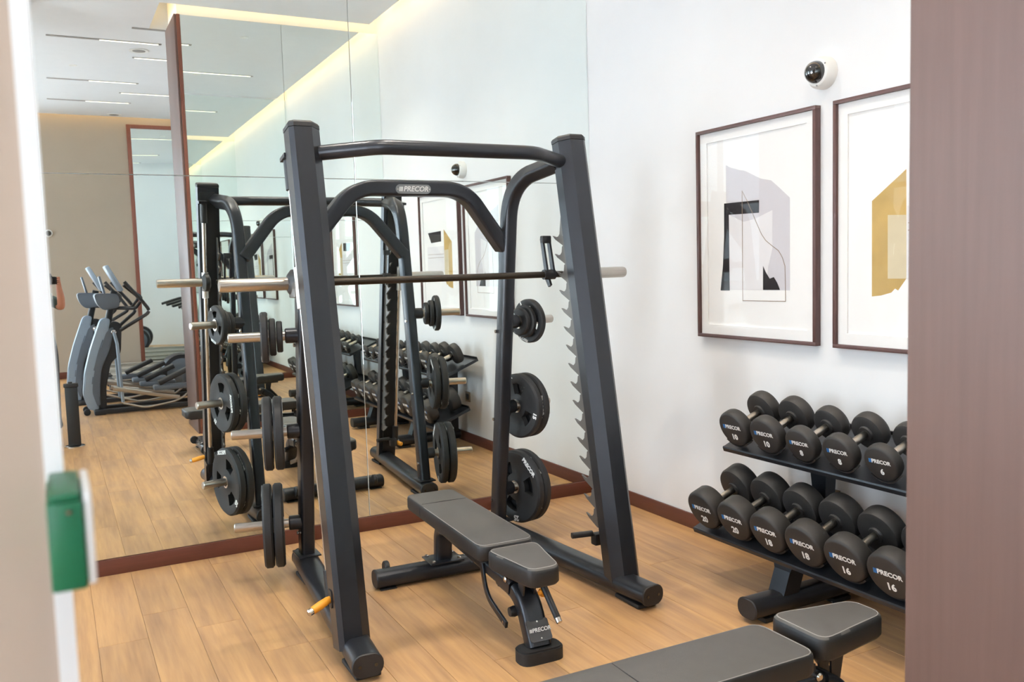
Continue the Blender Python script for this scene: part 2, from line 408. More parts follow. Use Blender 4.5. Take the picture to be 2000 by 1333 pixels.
gr = struct(finish('ground', bm, 'paving')); gr['label'] = 'pale paving outside the windows'
# ceiling with light coves along the right wall, round the partition top and along the far wall
bm = bmesh.new()
CV = 0.13                       # cove width
H0, H1 = CEIL, CEIL+0.05
bx(bm, (XL, YO+CV, H0), (XR-CV, 0.0, H1))                       # over the training bay
bx(bm, (XL, -4.56-CV, H0), (XJ-CV, YO+CV, H1))                  # beside the partition
bx(bm, (XL, YF+CV, H0), (XR, -4.56-CV, H1))                     # over the cardio area
bx(bm, (XL-0.25, YF-0.25, CEIL+0.28), (XR+0.25, 0.25, CEIL+0.33))   # slab above
bx(bm, (XJ-CV-0.27, -4.56-CV-0.02, H1), (XR, -4.56-CV, CEIL+0.28)); bx(bm, (XJ-CV-0.27, -4.56-CV, H1), (XJ-CV-0.25, YO+CV+0.27, CEIL+0.28)); bx(bm, (XJ-CV-0.25, YO+CV+0.25, H1), (XR-CV-0.2, YO+CV+0.27, CEIL+0.28))
ce = struct(finish('ceiling', bm, 'ceiling_paint'), 'white flat ceiling with warm light coves', 'ceiling')
box('upstand', (XJ+0.03, -4.53, 3.90), (XR, YO-0.02, CEIL+0.28), 'wall_white', wf, 0.0, True)
def cove(lo, hi, label, up=True):
    r = thing('cove_light', label, 'light', ((lo[0]+hi[0])/2, (lo[1]+hi[1])/2, lo[2]))
    box('led_strip', lo, hi, 'cove_led', r, 0.0, True)
    zz = (lo[2]-0.006, lo[2]-0.0005) if up else (hi[2]+0.0005, hi[2]+0.008)
    box('channel', (lo[0]-0.004, lo[1]-0.004, zz[0]), (hi[0]+0.004, hi[1]+0.004, zz[1]), 'white_plastic', r, 0.0, True)
zc = CEIL+0.16
cove((XR-0.10, YO+0.1, zc), (XR-0.05, -0.02, zc+0.015), 'warm light strip in the ceiling cove along the white wall', False)
cove((XJ-CV-0.05, YO+CV+0.02, CEIL+0.056), (XR-CV-0.06, YO+CV+0.05, CEIL+0.070), 'warm light strip in the ceiling cove above the partition mirror')
cove((XJ-CV-0.05, -4.5, CEIL+0.056), (XJ-CV-0.02, YO+CV, CEIL+0.070), 'warm light strip in the ceiling cove at the wooden partition end')
cove((XL+0.1, YF+0.04, zc), (XR-0.1, YF+0.09, zc+0.015), 'warm light strip in the ceiling cove along the far beige wall', False)
# slim linear lamps and round ceiling speakers
def slot(x0, x1, y, lit, label):
    r = thing('linear_ceiling_light', label, 'light', ((x0+x1)/2, y, CEIL-0.008), group='slim linear lights in the ceiling')
    box('housing', (x0, y-0.022, CEIL-0.006), (x1, y+0.022, CEIL+0.002), 'slot_dark', r, 0.0, True)
    box('diffuser', (x0+(x1-x0)*(0.02 if lit > 0.9 else 0.45), y-0.014, CEIL-0.009), (x1-0.03, y+0.014, CEIL-0.006), 'lamp_white', r, 0.0, True)
SLOTS = [(0.13, 1.21, -5.29, 0), (0.88, 1.9, -4.72, 0), (0.98, 2.1, -5.98, 1), (0.13, 1.16, -7.39, 0), (0.98, 2.2, -8.06, 1), (0.13, 1.18, -8.78, 0), (-1.6, -0.5, -6.4, 1), (0.3, 1.5, -2.6, 1), (1.3, 2.4, -1.3, 1)]
NAMES = ['half-lit slim ceiling light next to the round speaker', 'slim ceiling light beside the wooden partition end', 'lit slim ceiling light behind the round speaker', 'half-lit slim ceiling light over the second elliptical', 'lit slim ceiling light over the treadmills', 'half-lit slim ceiling light nearest the far beige wall', 'lit slim ceiling light on the window side', 'lit slim ceiling light over the floor before the smith machine', 'lit slim ceiling light over the smith machine']
for s, n in zip(SLOTS, NAMES): slot(*s, n)
for (x, y, n) in ((1.02, -5.64, 'round white ceiling speaker among the slim lights'), (1.02, -9.79, 'round white ceiling speaker close to the far wall')):
    r = thing('ceiling_speaker', n, 'speaker', (x, y, CEIL-0.01), group='ceiling speakers')
    bm = bmesh.new(); lathe(bm, [(0.10, 0.014), (0.105, 0.004), (0.095, 0.0), (0.085, 0.003)], (0, 0, 0), (0, 0, 1), 28); finish('ring', bm, 'white_plastic', r)
    bm = bmesh.new(); lathe(bm, [(0.084, 0.008), (0.084, 0.004), (0.05, 0.002), (0.001, 0.0015)], (0, 0, 0), (0, 0, 1), 28); finish('grille', bm, 'slot_dark', r)
# small warm downlights
def downlight(x, y, label, watts):
    r = thing('ceiling_downlight', label, 'light', (x, y, CEIL-0.006), group='small warm downlights')
    bm = bmesh.new(); lathe(bm, [(0.030, 0.012), (0.046, 0.008), (0.046, 0.002), (0.040, 0.0), (0.032, 0.004)], (0, 0, 0), (0, 0, 1), 24); finish('trim_ring', bm, 'white_plastic', r)
    bm = bmesh.new(); lathe(bm, [(0.031, 0.009), (0.031, 0.005), (0.0005, 0.005)], (0, 0, 0), (0, 0, 1), 24); finish('lens', bm, 'lamp_white', r)
    ld = bpy.data.lights.new('spot_lamp', 'SPOT'); ld.energy = watts; ld.color = (1.0, 0.90, 0.76); ld.spot_size = math.radians(115); ld.spot_blend = 1.0; ld.shadow_soft_size = 0.035
    lo = bpy.data.objects.new('spot_lamp', ld); COL.objects.link(lo); lo.parent = r; lo.location = (0, 0, -0.012)
for x, y, n in ((1.15, -2.6, 'warm downlight over the passage before the smith machine'), (1.95, -3.1, 'warm downlight over the bench by the dumbbells'), (0.75, -1.0, 'warm downlight beside the smith machine'), (1.75, -1.2, 'warm downlight over the smith machine'), (0.4, -6.6, 'warm downlight over the elliptical trainers'), (1.9, -8.4, 'warm downlight over the treadmill row')):
    downlight(x, y, n, SPOT_W)
# column beside the camera, painted beige, with a white corner trim
bm = bmesh.new()
prism(bm, [(-1.10, -4.198), (-0.0105, -4.198), (-0.0105, -4.062), (-1.10, -4.062)], (0, 0, 0), (1, 0, 0), (0, 1, 0), (0, 0, 1), 0, CEIL)
col = struct(finish('wall_column', bm, 'wall_beige'), 'beige wall column with bright white edge', 'column')
bm = bmesh.new()
prism(bm, [(-0.0105, -4.201), (0.0002, -4.201), (0.0002, -4.196), (-0.0025, -4.059), (-0.0105, -4.059)], (0, 0, 0), (1, 0, 0), (0, 1, 0), (0, 0, 1), 0, CEIL)
finish('corner_trim', bm, 'white_plastic', col)
# green door-release box on the column's edge
gb = thing('door_release_box', 'green emergency door-release box on the edge of the beige column', 'call point', (0.0, -4.24, 1.31))
box('body', (-0.0100, -4.272, 1.3270), (0.0085, -4.2025, 1.3775), 'green_plastic', gb, 0.002, True)
box('lid', (-0.0085, -4.270, 1.3777), (0.0075, -4.2045, 1.3820), 'green_plastic', gb, 0.0015, True)
box('clear_cover', (0.0087, -4.270, 1.3285), (0.0130, -4.2045, 1.3820), 'white_plastic', gb, 0.0015, True)
bm = bmesh.new(); cyl(bm, (0.001, -4.2722, 1.372), (0.001, -4.2735, 1.372), 0.0014, n=10); finish('screw', bm, 'chrome', gb, world=True)

# ------------------------------------------------------------------ smith machine
CX = 1.58
sm = thing('smith_machine', 'black steel smith machine with slanted posts, arch brace and weight pegs', 'exercise machine', (CX, -1.15, 0))
def W(name, bm, m, parent=sm, sharp=35):
    o = finish(name, bm, m, None if parent is None else parent, sharp, world=False)
    return o
def shift(bm): bmesh.ops.translate(bm, verts=bm.verts, vec=-sm.location)
def part(name, bm, m, parent=sm, sharp=35):
    shift(bm); return finish(name, bm, m, parent, sharp)
def post_y(z): return -1.61+0.1875*(z-0.02)
AX = V((0, 0.1875, 1)).normalized()          # post axis
RV = V((0, 1, -0.1875)).normalized()         # to the rear, square to the post
for s in (-1, 1):
    xo = CX+s*0.632
    inn = V((-s, 0, 0))                       # towards the inside
    P0 = V((xo, post_y(0.0), 0.0))
    def PT(z, i=0.0, v=0.0): return V((xo, post_y(z), z))+inn*i+RV*v
    # slanted front post
    prof = [(-0.066, 0.05), (-0.066, -0.034), (-0.048, -0.05), (0.024, -0.05), (0.066, -0.008), (0.066, 0.05)]
    bm = bmesh.new(); rings(bm, [[PT(z, i, v) for i, v in prof] for z in (0.055, 2.075)])
    part('post', bm, 'rack_black', sharp=20)
    bm = bmesh.new(); rings(bm, [[PT(z, i*k, v*k) for i, v in prof] for z, k in ((2.077, 1.02), (2.093, 1.02), (2.101, 0.93))])
    part('post_cap', bm, 'plastic_black', sharp=25)
    # foot beam, running to the rear and a little inwards
    f0, f1 = V((CX+s*0.642, -1.80, 0.062)), V((CX+s*0.525, -0.44, 0.062))
    bm = bmesh.new(); sweep(bm, [f0, f1], rrect(0.118, 0.088, 0.04)); fb = part('foot_beam', bm, 'rack_black')
    d = (f1-f0).normalized()
    for e, dd in ((f0, -d), (f1, d)):
        bm = bmesh.new(); sweep(bm, [e+dd*0.0005, e+dd*0.007, e+dd*0.011], rrect(0.120, 0.090, 0.041), scales=[1, 1, 0.93])
        cap = part('end_cap', bm, 'plastic_black', fb) if False else None
        if cap is None: 
            shift(bm); finish('end_cap', bm, 'plastic_black', fb)
        sd = dd.cross(V((0, 0, 1)))
        for q in (-0.03, 0.03):
            bm = bmesh.new(); cyl(bm, e+dd*0.0105+sd*q, e+dd*0.0125+sd*q, 0.0065, n=12); shift(bm); finish('bolt', bm, 'dome_black', fb)
    for t in (0.08, 0.88):
        c = f0.lerp(f1, t); bm = bmesh.new(); bx(bm, (c.x-0.05, c.y-0.09, 0.0), (c.x+0.05, c.y+0.09, 0.019), 0.006); shift(bm); finish('rubber_foot', bm, 'rubber', fb)
    # rear upright: leans forward, then bends forward to meet the post top
    xu = CX+s*0.535
    def UP(z): return V((xu, -0.53-0.125*z, z))
    path = fillet([UP(0.10), UP(1.90)+V((0, -0.03, 0.03)), V((CX+s*0.59, -1.20, 1.985))], 0.26, 12)
    bm = bmesh.new(); sweep(bm, path, rrect(0.066, 0.086, 0.016), ref=V((0, 1, 0.0)))
    up = part('upright', bm, 'rack_black')
    bm = bmesh.new(); c = UP(0.112); bx(bm, (c.x-0.055, c.y-0.07, 0.1055), (c.x+0.055, c.y+0.07, 0.114), 0.002); part('base_plate', bm, 'rack_black')
    for z in (1.16, 0.68, 0.22):
        for q in (1,):
            bm = bmesh.new(); c = UP(z)+V((-0.034, 0.012, 0)); cyl(bm, c, c+V((-0.010, 0, 0)), 0.009, n=12); part('bolt', bm, 'chrome')
    # storage pegs, splayed to the rear
    pd = V((s*math.cos(0.227), math.sin(0.227), 0))
    for k, z in enumerate((1.207, 0.742, 0.278)):
        b0 = UP(z)+V((s*0.034, 0, 0))
        bm = bmesh.new(); lathe(bm, [(0.036, -0.012), (0.036, 0.045), (0.030, 0.05)], b0, pd, 24); pg = part('peg', bm, 'rack_black')
        bm = bmesh.new(); lathe(bm, [(0.0225, 0.04), (0.0225, 0.302), (0.019, 0.306)], b0, pd, 24); shift(bm); finish('peg_sleeve', bm, 'steel', pg)
    # rail with hooks behind the post, on the inner side
    n, pitch = 16, 0.0885
    z0 = 0.30
    pts = [(0.0, 0.045)]
    for k in range(n):
        u = k*pitch
        pts += [(u+0.004, 0.088), (u+0.048, 0.152), (u+0.070, 0.172), (u+0.063, 0.155), (u+0.055, 0.138), (u+0.056, 0.120), (u+0.064, 0.107), (u+0.076, 0.102), (u+0.0885, 0.098)]
    pts += [(n*pitch+0.06, 0.075), (n*pitch+0.07, 0.045)]
    bm = bmesh.new(); o = PT(z0, 0.040, 0.0); prism(bm, pts, o, AX, RV, inn, 0, 0.009)
    bmesh.ops.triangulate(bm, faces=[f for f in bm.faces if len(f.verts) > 4])
    part('hook_rail', bm, 'steel_plate', sharp=30)
    for k in range(0, n, 3):
        bm = bmesh.new(); c = PT(z0, 0.049, 0.062)+AX*(k*pitch+0.05); cyl(bm, c, c+inn*0.006, 0.008, n=10); part('bolt', bm, 'chrome')
    # back channel and guide rod
    bm = bmesh.new(); rings(bm, [[PT(z, i, v) for i, v in ((-0.055, 0.0505), (0.039, 0.0505), (0.039, 0.064), (-0.055, 0.064))] for z in (0.14, 2.05)])
    part('rear_channel', bm, 'plastic_black', sharp=20)
    bm = bmesh.new(); cyl(bm, PT(0.34, -0.042, 0.105), PT(1.86, -0.042, 0.105), 0.0135, n=20); rod = part('guide_rod', bm, 'chrome')
    for za, zb in ((0.22, 0.34), (1.86, 1.99)):
        bm = bmesh.new(); cyl(bm, PT(za, -0.042, 0.105), PT(zb, -0.042, 0.105), 0.022, n=18); part('rod_buffer', bm, 'plastic_black')
        bm = bmesh.new(); zc_ = (za if za < 1 else zb)
        rings(bm, [[PT(zc_, i, v)+AX*q for i, v in ((-0.072, 0.05), (-0.02, 0.05), (-0.02, 0.13), (-0.072, 0.13))] for q in (-0.008, 0.008)]); part('rod_bracket', bm, 'rack_black', sharp=20)
    # bearing that rides on the rod and carries the bar
    zb = 1.457
    bm = bmesh.new(); lathe(bm, [(0.021, -0.085), (0.021, 0.085)], PT(zb, -0.044, 0.105), AX, 20); part('bearing', bm, 'white_steel')
    bm = bmesh.new(); c = PT(zb, -0.050, 0.150); bx(bm, (-0.018, -0.036, -0.032), (0.018, 0.060, 0.032), 0.005, 2, Matrix.Translation(c)); part('bearing_block', bm, 'steel_plate')
    # safety stop with an orange grip
    zs = 0.30 if s < 0 else 0.24
    c = PT(zs, 0.0, 0.175)
    bm = bmesh.new(); bx(bm, (-0.026, -0.022, -0.028), (0.026, 0.022, 0.028), 0.006, 2, Matrix.Translation(c)); st = part('safety_stop', bm, 'plastic_black')
    if s < 0:
        g0 = PT(0.245, -0.066, 0.02); gd = V((-0.86, -0.30, -0.25)).normalized()
        bm = bmesh.new(); lathe(bm, [(0.010, -0.002), (0.0145, 0.012), (0.0165, 0.05), (0.0150, 0.088)], g0, gd, 18); shift(bm); finish('orange_grip', bm, 'orange', st)
        bm = bmesh.new(); lathe(bm, [(0.0140, 0.089), (0.0140, 0.104), (0.009, 0.108)], g0, gd, 18); shift(bm); finish('grip_tip', bm, 'chrome', st)
        bm = bmesh.new(); prism(bm, rrect(0.045, 0.07, 0.01), g0+V((0.002, 0, 0)), (0, 1, 0), (0, 0, 1), (1, 0, 0), -0.006, 0.0); part('slot_cover', bm, 'plastic_black')
    else:
        g0 = c+V((-0.03, 0.0, 0.03))
        bm = bmesh.new(); sweep(bm, [g0, g0+V((-0.10, 0.02, 0.0))], rrect(0.030, 0.026, 0.011)); shift(bm); finish('stop_handle', bm, 'plastic_black', st)
        g1 = PT(0.235, -0.01, 0.13); gd = V((0.55, 0.80, -0.25)).normalized()
        bm = bmesh.new(); lathe(bm, [(0.010, -0.002), (0.0145, 0.012), (0.0165, 0.05), (0.0150, 0.088)], g1, gd, 18); shift(bm); finish('orange_grip', bm, 'orange', st)
    # labels on the front face of the upright
    fy = V((0, -1, -0.125)).normalized()
    def sticker(name, z, w, h, m, dx=0.0):
        c = UP(z)+fy*0.0434+V((dx, 0, 0)); bm = bmesh.new(); ux = V((1, 0, 0)); uz = V((0, -0.125, 1)).normalized()
        prism(bm, [(-w/2, -h/2), (w/2, -h/2), (w/2, h/2), (-w/2, h/2)], c, ux, uz, fy, 0.0, 0.0008); part(name, bm, m)
    sticker('instruction_label', 1.255, 0.050, 0.42, 'plastic_black')
    for z, h in ((1.33, 0.05), (1.255, 0.05)):
        bm = bmesh.new(); c = UP(z)+fy*0.0445; uz = V((0, -0.125, 1)).normalized()
        for (a, b, w_) in (((-0.010, -0.022), (0.002, 0.006), 0.004), ((0.010, -0.022), (0.002, 0.004), 0.003), ((0.002, 0.004), (0.006, 0.020), 0.004), ((0.004, 0.018), (-0.010, 0.012), 0.003), ((-0.014, -0.024), (0.016, -0.024), 0.002)):
            a, b = V(a), V(b); t = (b-a).normalized(); nn = V((-t.y, t.x))*w_/2
            prism(bm, [tuple(a-nn), tuple(b-nn), tuple(b+nn), tuple(a+nn)], c, (1, 0, 0), uz, fy, 0.0, 0.0006)
        part('pictogram', bm, 'print_white' if z > 1.3 else 'print_grey')
    sticker('warning_band', 1.055, 0.050, 0.014, 'orange_print')
    for k in range(9): sticker('fine_print', 1.036-k*0.0135, 0.042, 0.005, 'print_grey')
    sticker('label_heading', 1.45, 0.036, 0.008, 'orange_print')
    if s < 0:
        sticker('serial_label', 0.345, 0.044, 0.022, 'print_white', 0.0); sticker('serial_label', 0.285, 0.024, 0.052, 'print_white', 0.0)
        sticker('barcode', 0.285, 0.012, 0.044, 'print_grey', 0.0)
# arch brace between the uprights
def AP(x, z): return V((CX+x, -0.53-0.125*z, z))
path = fillet([AP(-0.52, 1.60), AP(-0.285, 1.892), AP(0.285, 1.892), AP(0.52, 1.60)], 0.22, 10)
bm = bmesh.new(); sweep(bm, path, rrect(0.072, 0.092, 0.014), ref=V((0, 1, 0.0)))
arch = part('arch_brace', bm, 'rack_black')
# maker's badge
bz = V((0, -0.125, 1)).normalized(); by = V((0, -1, -0.125)).normalized(); bc = AP(0.0, 1.892)+by*0.0465
bm = bmesh.new(); prism(bm, rrect(0.180, 0.044, 0.0215), bc, (1, 0, 0), bz, by, 0.0, 0.004); shift(bm); bd = finish('badge', bm, 'badge_grey', arch)
put('badge_lettering', text_mesh('PRECOR', 0.034, 0.02, 0.2), 'print_white', arch, bc-sm.location+by*0.0043+V((0.012, 0, 0)), (1, 0, 0), bz)
put('brand_bars', bars_mesh(0.022), 'print_white', arch, bc-sm.location+by*0.0043+V((-0.074, 0, 0)), (1, 0, 0), bz)
for q in (-0.081, 0.081):
    bm = bmesh.new(); cyl(bm, bc+V((q, 0, 0))+by*0.004, bc+V((q, 0, 0))+by*0.006, 0.004, n=10); shift(bm); finish('rivet', bm, 'chrome', arch)
# pull-up bar between the post tops, bowed forward in the middle
yt = post_y(1.99)
path = fillet([(CX-0.57, yt, 1.985), (CX-0.36, yt-0.13, 2.0), (CX+0.36, yt-0.13, 2.0), (CX+0.57, yt, 1.985)], 0.18, 8)
bm = bmesh.new(); sweep(bm, path, circ(0.031, 20)); part('pull_up_bar', bm, 'rack_black')
# the guided bar
by_ = post_y(1.457)+0.188; bz_ = 1.457-0.03
bm = bmesh.new(); cyl(bm, (CX-0.62, by_, 1.457), (CX+0.62, by_, 1.457), 0.0155, n=20); bar = part('bar', bm, 'bar_dark')
for s in (-1, 1):
    bm = bmesh.new(); lathe(bm, [(0.027, 0.70), (0.027, 0.972), (0.024, 0.982), (0.0005, 0.982)], (CX, by_, 1.457), (s, 0, 0), 24); shift(bm); finish('sleeve', bm, 'steel', bar)
    bm = bmesh.new(); lathe(bm, [(0.030, 0.655), (0.058, 0.668), (0.058, 0.69), (0.040, 0.705), (0.028, 0.71)], (CX, by_, 1.457), (s, 0, 0), 24); shift(bm); finish('flange', bm, 'plastic_black', bar)
    # catch lever with two side plates
    x0 = CX+s*0.545; c = V((x0, by_, 1.457))
    bm = bmesh.new(); lathe(bm, [(0.024, -0.03), (0.024, 0.03)], c, (1, 0, 0), 18); lev = part('catch_collar', bm, 'plastic_black', bar)
    for q in (-0.018, 0.018):
        bm = bmesh.new(); prism(bm, [(-0.014, 0.0), (0.014, 0.0), (0.018, 0.165), (-0.004, 0.172)], c+V((q, -0.01, 0.01)), (0, 1, 0), AX, (1, 0, 0), -0.005, 0.005); shift(bm); finish('catch_plate', bm, 'rack_black', bar)
    bm = bmesh.new(); bx(bm, (x0-0.024, by_-0.012+0.02, 1.457+0.150), (x0+0.024, by_+0.018+0.02, 1.457+0.186), 0.005); shift(bm); finish('catch_grip', bm, 'plastic_black', bar)
    bm = bmesh.new(); prism(bm, [(0.0, -0.014), (0.02, -0.05), (0.0, -0.06), (-0.03, -0.02), (-0.03, 0.012), (0.0, 0.014)], c, (0, -1, 0), (0, 0, 1), (1, 0, 0), -0.006, 0.006); shift(bm); finish('catch_hook', bm, 'rack_black', bar)

# ------------------------------------------------------------------ weight plates on the pegs
def plate_mesh(name, R, t, holes=True):
    """rubber plate: rim, dished web with three grip slots (real openings)"""
    n = 48; bm = bmesh.new()
    def ring(r, h): return [bm.verts.new((h, r*math.cos(2*PI*i/n), r*math.sin(2*PI*i/n))) for i in range(n)]
    h = t/2
    if R < 0.1:
        prof = [(0.026, -h), (R*0.93, -h), (R, -h*0.6), (R, h*0.6), (R*0.93, h), (0.026, h)]
        rs = [ring(r, z) for r, z in prof]
        for a, b in zip(rs, rs[1:]+rs[:1]):
            for i in range(n): j = (i+1) % n; bm.faces.new((a[i], a[j], b[j], b[i]))
    else:
        ri, ro = R*0.38, R*0.70
        def web(sg):
            zz = sg*h*0.72
            r0, r1, r2_, r3 = ring(0.026, sg*h), ring(ri, zz), ring(ro, zz), ring(R*0.80, sg*h)
            r4, r5 = ring(R*0.95, sg*h), ring(R, sg*h*0.6)
            for a, b in ((r0, r1), (r2_, r3), (r3, r4), (r4, r5)):
                for i in range(n): j = (i+1) % n; bm.faces.new((a[i], a[j], b[j], b[i]))
            for i in range(n):
                j = (i+1) % n
                if (i % 16) >= 6: bm.faces.new((r1[i], r1[j], r2_[j], r2_[i]))
            return r0, r1, r2_, r5
        A, B = web(-1), web(1)
        for i in range(n):
            j = (i+1) % n
            bm.faces.new((A[3][i], A[3][j], B[3][j], B[3][i])); bm.faces.new((A[0][i], A[0][j], B[0][j], B[0][i]))
            if (i % 16) < 6:
                bm.faces.new((A[1][i], A[1][j], B[1][j], B[1][i])); bm.faces.new((A[2][i], A[2][j], B[2][j], B[2][i]))
                if i % 16 == 0: bm.faces.new((A[1][i], A[2][i], B[2][i], B[1][i]))
                if i % 16 == 5: bm.faces.new((A[1][j], A[2][j], B[2][j], B[1][j]))
    bmesh.ops.recalc_face_normals(bm, faces=bm.faces)
    lim = math.radians(40)
    for f in bm.faces: f.smooth = True
    for e in bm.edges:
        if len(e.link_faces) == 2 and e.calc_face_angle(0) > lim: e.smooth = False
    me = bpy.data.meshes.new(name); bm.to_mesh(me); bm.free(); me.materials.append(MATS['rubber']); return me
PLS = {'25': (0.203, 0.046), '15': (0.177, 0.044), '5': (0.119, 0.034), '2.5': (0.088, 0.03), '1.25': (0.074, 0.028)}
PM = {k: plate_mesh('rubber_body', *v) for k, v in PLS.items()}
hub_bm = bmesh.new()
for (a, b) in ((0.026, 0.040),):
    n = 28; z = 0.001
    rs = [[(h_, r*math.cos(2*PI*i/n), r*math.sin(2*PI*i/n)) for i in range(n)] for r, h_ in ((0.0255, -1), (0.036, -1), (0.036, 1), (0.0255, 1))]
    R_ = [[hub_bm.verts.new(p) for p in r] for r in rs]
    for p, q in zip(R_, R_[1:]+R_[:1]):
        for i in range(n): hub_bm.faces.new((p[i], p[(i+1) % n], q[(i+1) % n], q[i]))
bmesh.ops.recalc_face_normals(hub_bm, faces=hub_bm.faces)
hub_me = bpy.data.meshes.new('hub'); hub_bm.to_mesh(hub_me); hub_bm.free(); hub_me.materials.append(MATS['steel'])
def plate(kg, s, z, dist, spin, label, grp):
    R, t = PLS[kg]
    pd = V((s*math.cos(0.227), math.sin(0.227), 0)); base = V((CX+s*(0.535+0.034), -0.53-0.125*z, z))
    r = thing('weight_plate', label, 'weight plate', base+pd*dist, math.atan2(pd.y, pd.x), grp)
    # the hole hangs on the peg: plate sits slightly low
    r.location.z -= 0.0030
    b = bpy.data.objects.new('rubber_body', PM[kg]); COL.objects.link(b); b.parent = r; b.rotation_euler = (spin, 0, 0)
    hb = bpy.data.objects.new('hub', hub_me); COL.objects.link(hb); hb.parent = r; hb.scale = (t/2+0.0012, 1, 1)
    big = R > 0.1
    for fs in (-1, 1):
        def lett(nm, txt, size, ang, rad):
            u = V((0, math.cos(ang), math.sin(ang))); n_ = V((fs, 0, 0))
            put(nm, text_mesh(txt, size, 0.045, 0, 0.0005), 'print_white', r, n_*(t/2+0.0004)+u*rad, u.cross(n_), u)
        lett('weight_figure', kg, R*0.20 if R > 0.1 else R*0.34, spin, R*0.865 if R > 0.1 else R*0.66)
        if R > 0.1:
            lett('maker_lettering', 'PRECOR', R*0.16, spin-math.radians(135), R*0.865)
    return r
for s, side in ((-1, 'on the side of the column'), (1, 'on the side of the white wall')):
    g = 'weight plates stored on the smith machine pegs'
    plate('1.25', s, 1.207, 0.074, 0.6, 'smallest black weight plate on the upper peg %s' % side, g)
    plate('2.5', s, 1.207, 0.106, 1.4, 'middle-sized black weight plate on the upper peg %s' % side, g)
    plate('5', s, 1.207, 0.142, 1.1, 'largest black weight plate on the upper peg %s' % side, g)
    plate('15', s, 0.742, 0.088, math.radians(195), 'inner black 15 weight plate on the middle peg %s' % side, g)
    plate('15', s, 0.742, 0.138, math.radians(310), 'outer black 15 weight plate on the middle peg %s' % side, g)
    plate('25', s, 0.278, 0.096, math.radians(268), 'inner black 25 weight plate on the lowest peg %s' % side, g)
    plate('25', s, 0.278, 0.147, math.radians(215), 'outer black 25 weight plate on the lowest peg %s' % side, g)

# ------------------------------------------------------------------ benches (front = -y in their own frame)
def pad_bm(outline, z0, z1, crown=0.0):
    """upholstered pad: rounded outline, rolled edge"""
    bm = bmesh.new()
    cx = sum(p[0] for p in outline)/len(outline); cy = sum(p[1] for p in outline)/len(outline)
    def lev(inset, z):
        out = []
        for x, y in outline:
            d = V((x-cx, y-cy)); l = d.length; d = d*((l-inset)/l); out.append((cx+d.x, cy+d.y, z))
        return out
    h = z1-z0
    rings(bm, [lev(0.010, z0), lev(0.0, z0+0.010), lev(0.0, z1-0.018), lev(0.003, z1-0.008), lev(0.009, z1-0.002), lev(0.018, z1)])
    return bm
def round_poly(pts, r, k=5):
    P = [V((x, y, 0)) for x, y in pts]; out = []
    for i in range(len(P)):
        a, b, c = P[i-1], P[i], P[(i+1) % len(P)]
        u, w = (a-b), (c-b); t = min(r, u.length*0.45, w.length*0.45); u.normalize(); w.normalize()
        p0, p1 = b+u*t, b+w*t
        for q in range(k+1):
            s = q/k; v = p0*(1-s)**2+b*2*s*(1-s)+p1*s**2; out.append((v.x, v.y))
    return out
def stitch_bm(outline, inset, z, closed=True):
    bm = bmesh.new(); cx = sum(p[0] for p in outline)/len(outline); cy = sum(p[1] for p in outline)/len(outline)
    pts = []
    for x, y in outline:
        d = V((x-cx, y-cy)); l = d.length; d = d*((l-inset)/l); pts.append(V((cx+d.x, cy+d.y, z)))
    n = len(pts); pr = circ(0.0016, 6)
    rs = []
    for i in range(n):
        d = pts[(i+1) % n]-pts[i-1]
        if d.length < 1e-6: d = V((1, 0, 0))
        s, t = frame_of(d, V((0, 0, 1))); rs.append([pts[i]+s*a+t*b for a, b in pr])
    R = [[bm.verts.new(p) for p in r] for r in rs]
    for i in range(n):
        a, b = R[i], R[(i+1) % n]
        for j in range(6): bm.faces.new((a[j], a[(j+1) % 6], b[(j+1) % 6], b[j]))
    return bm
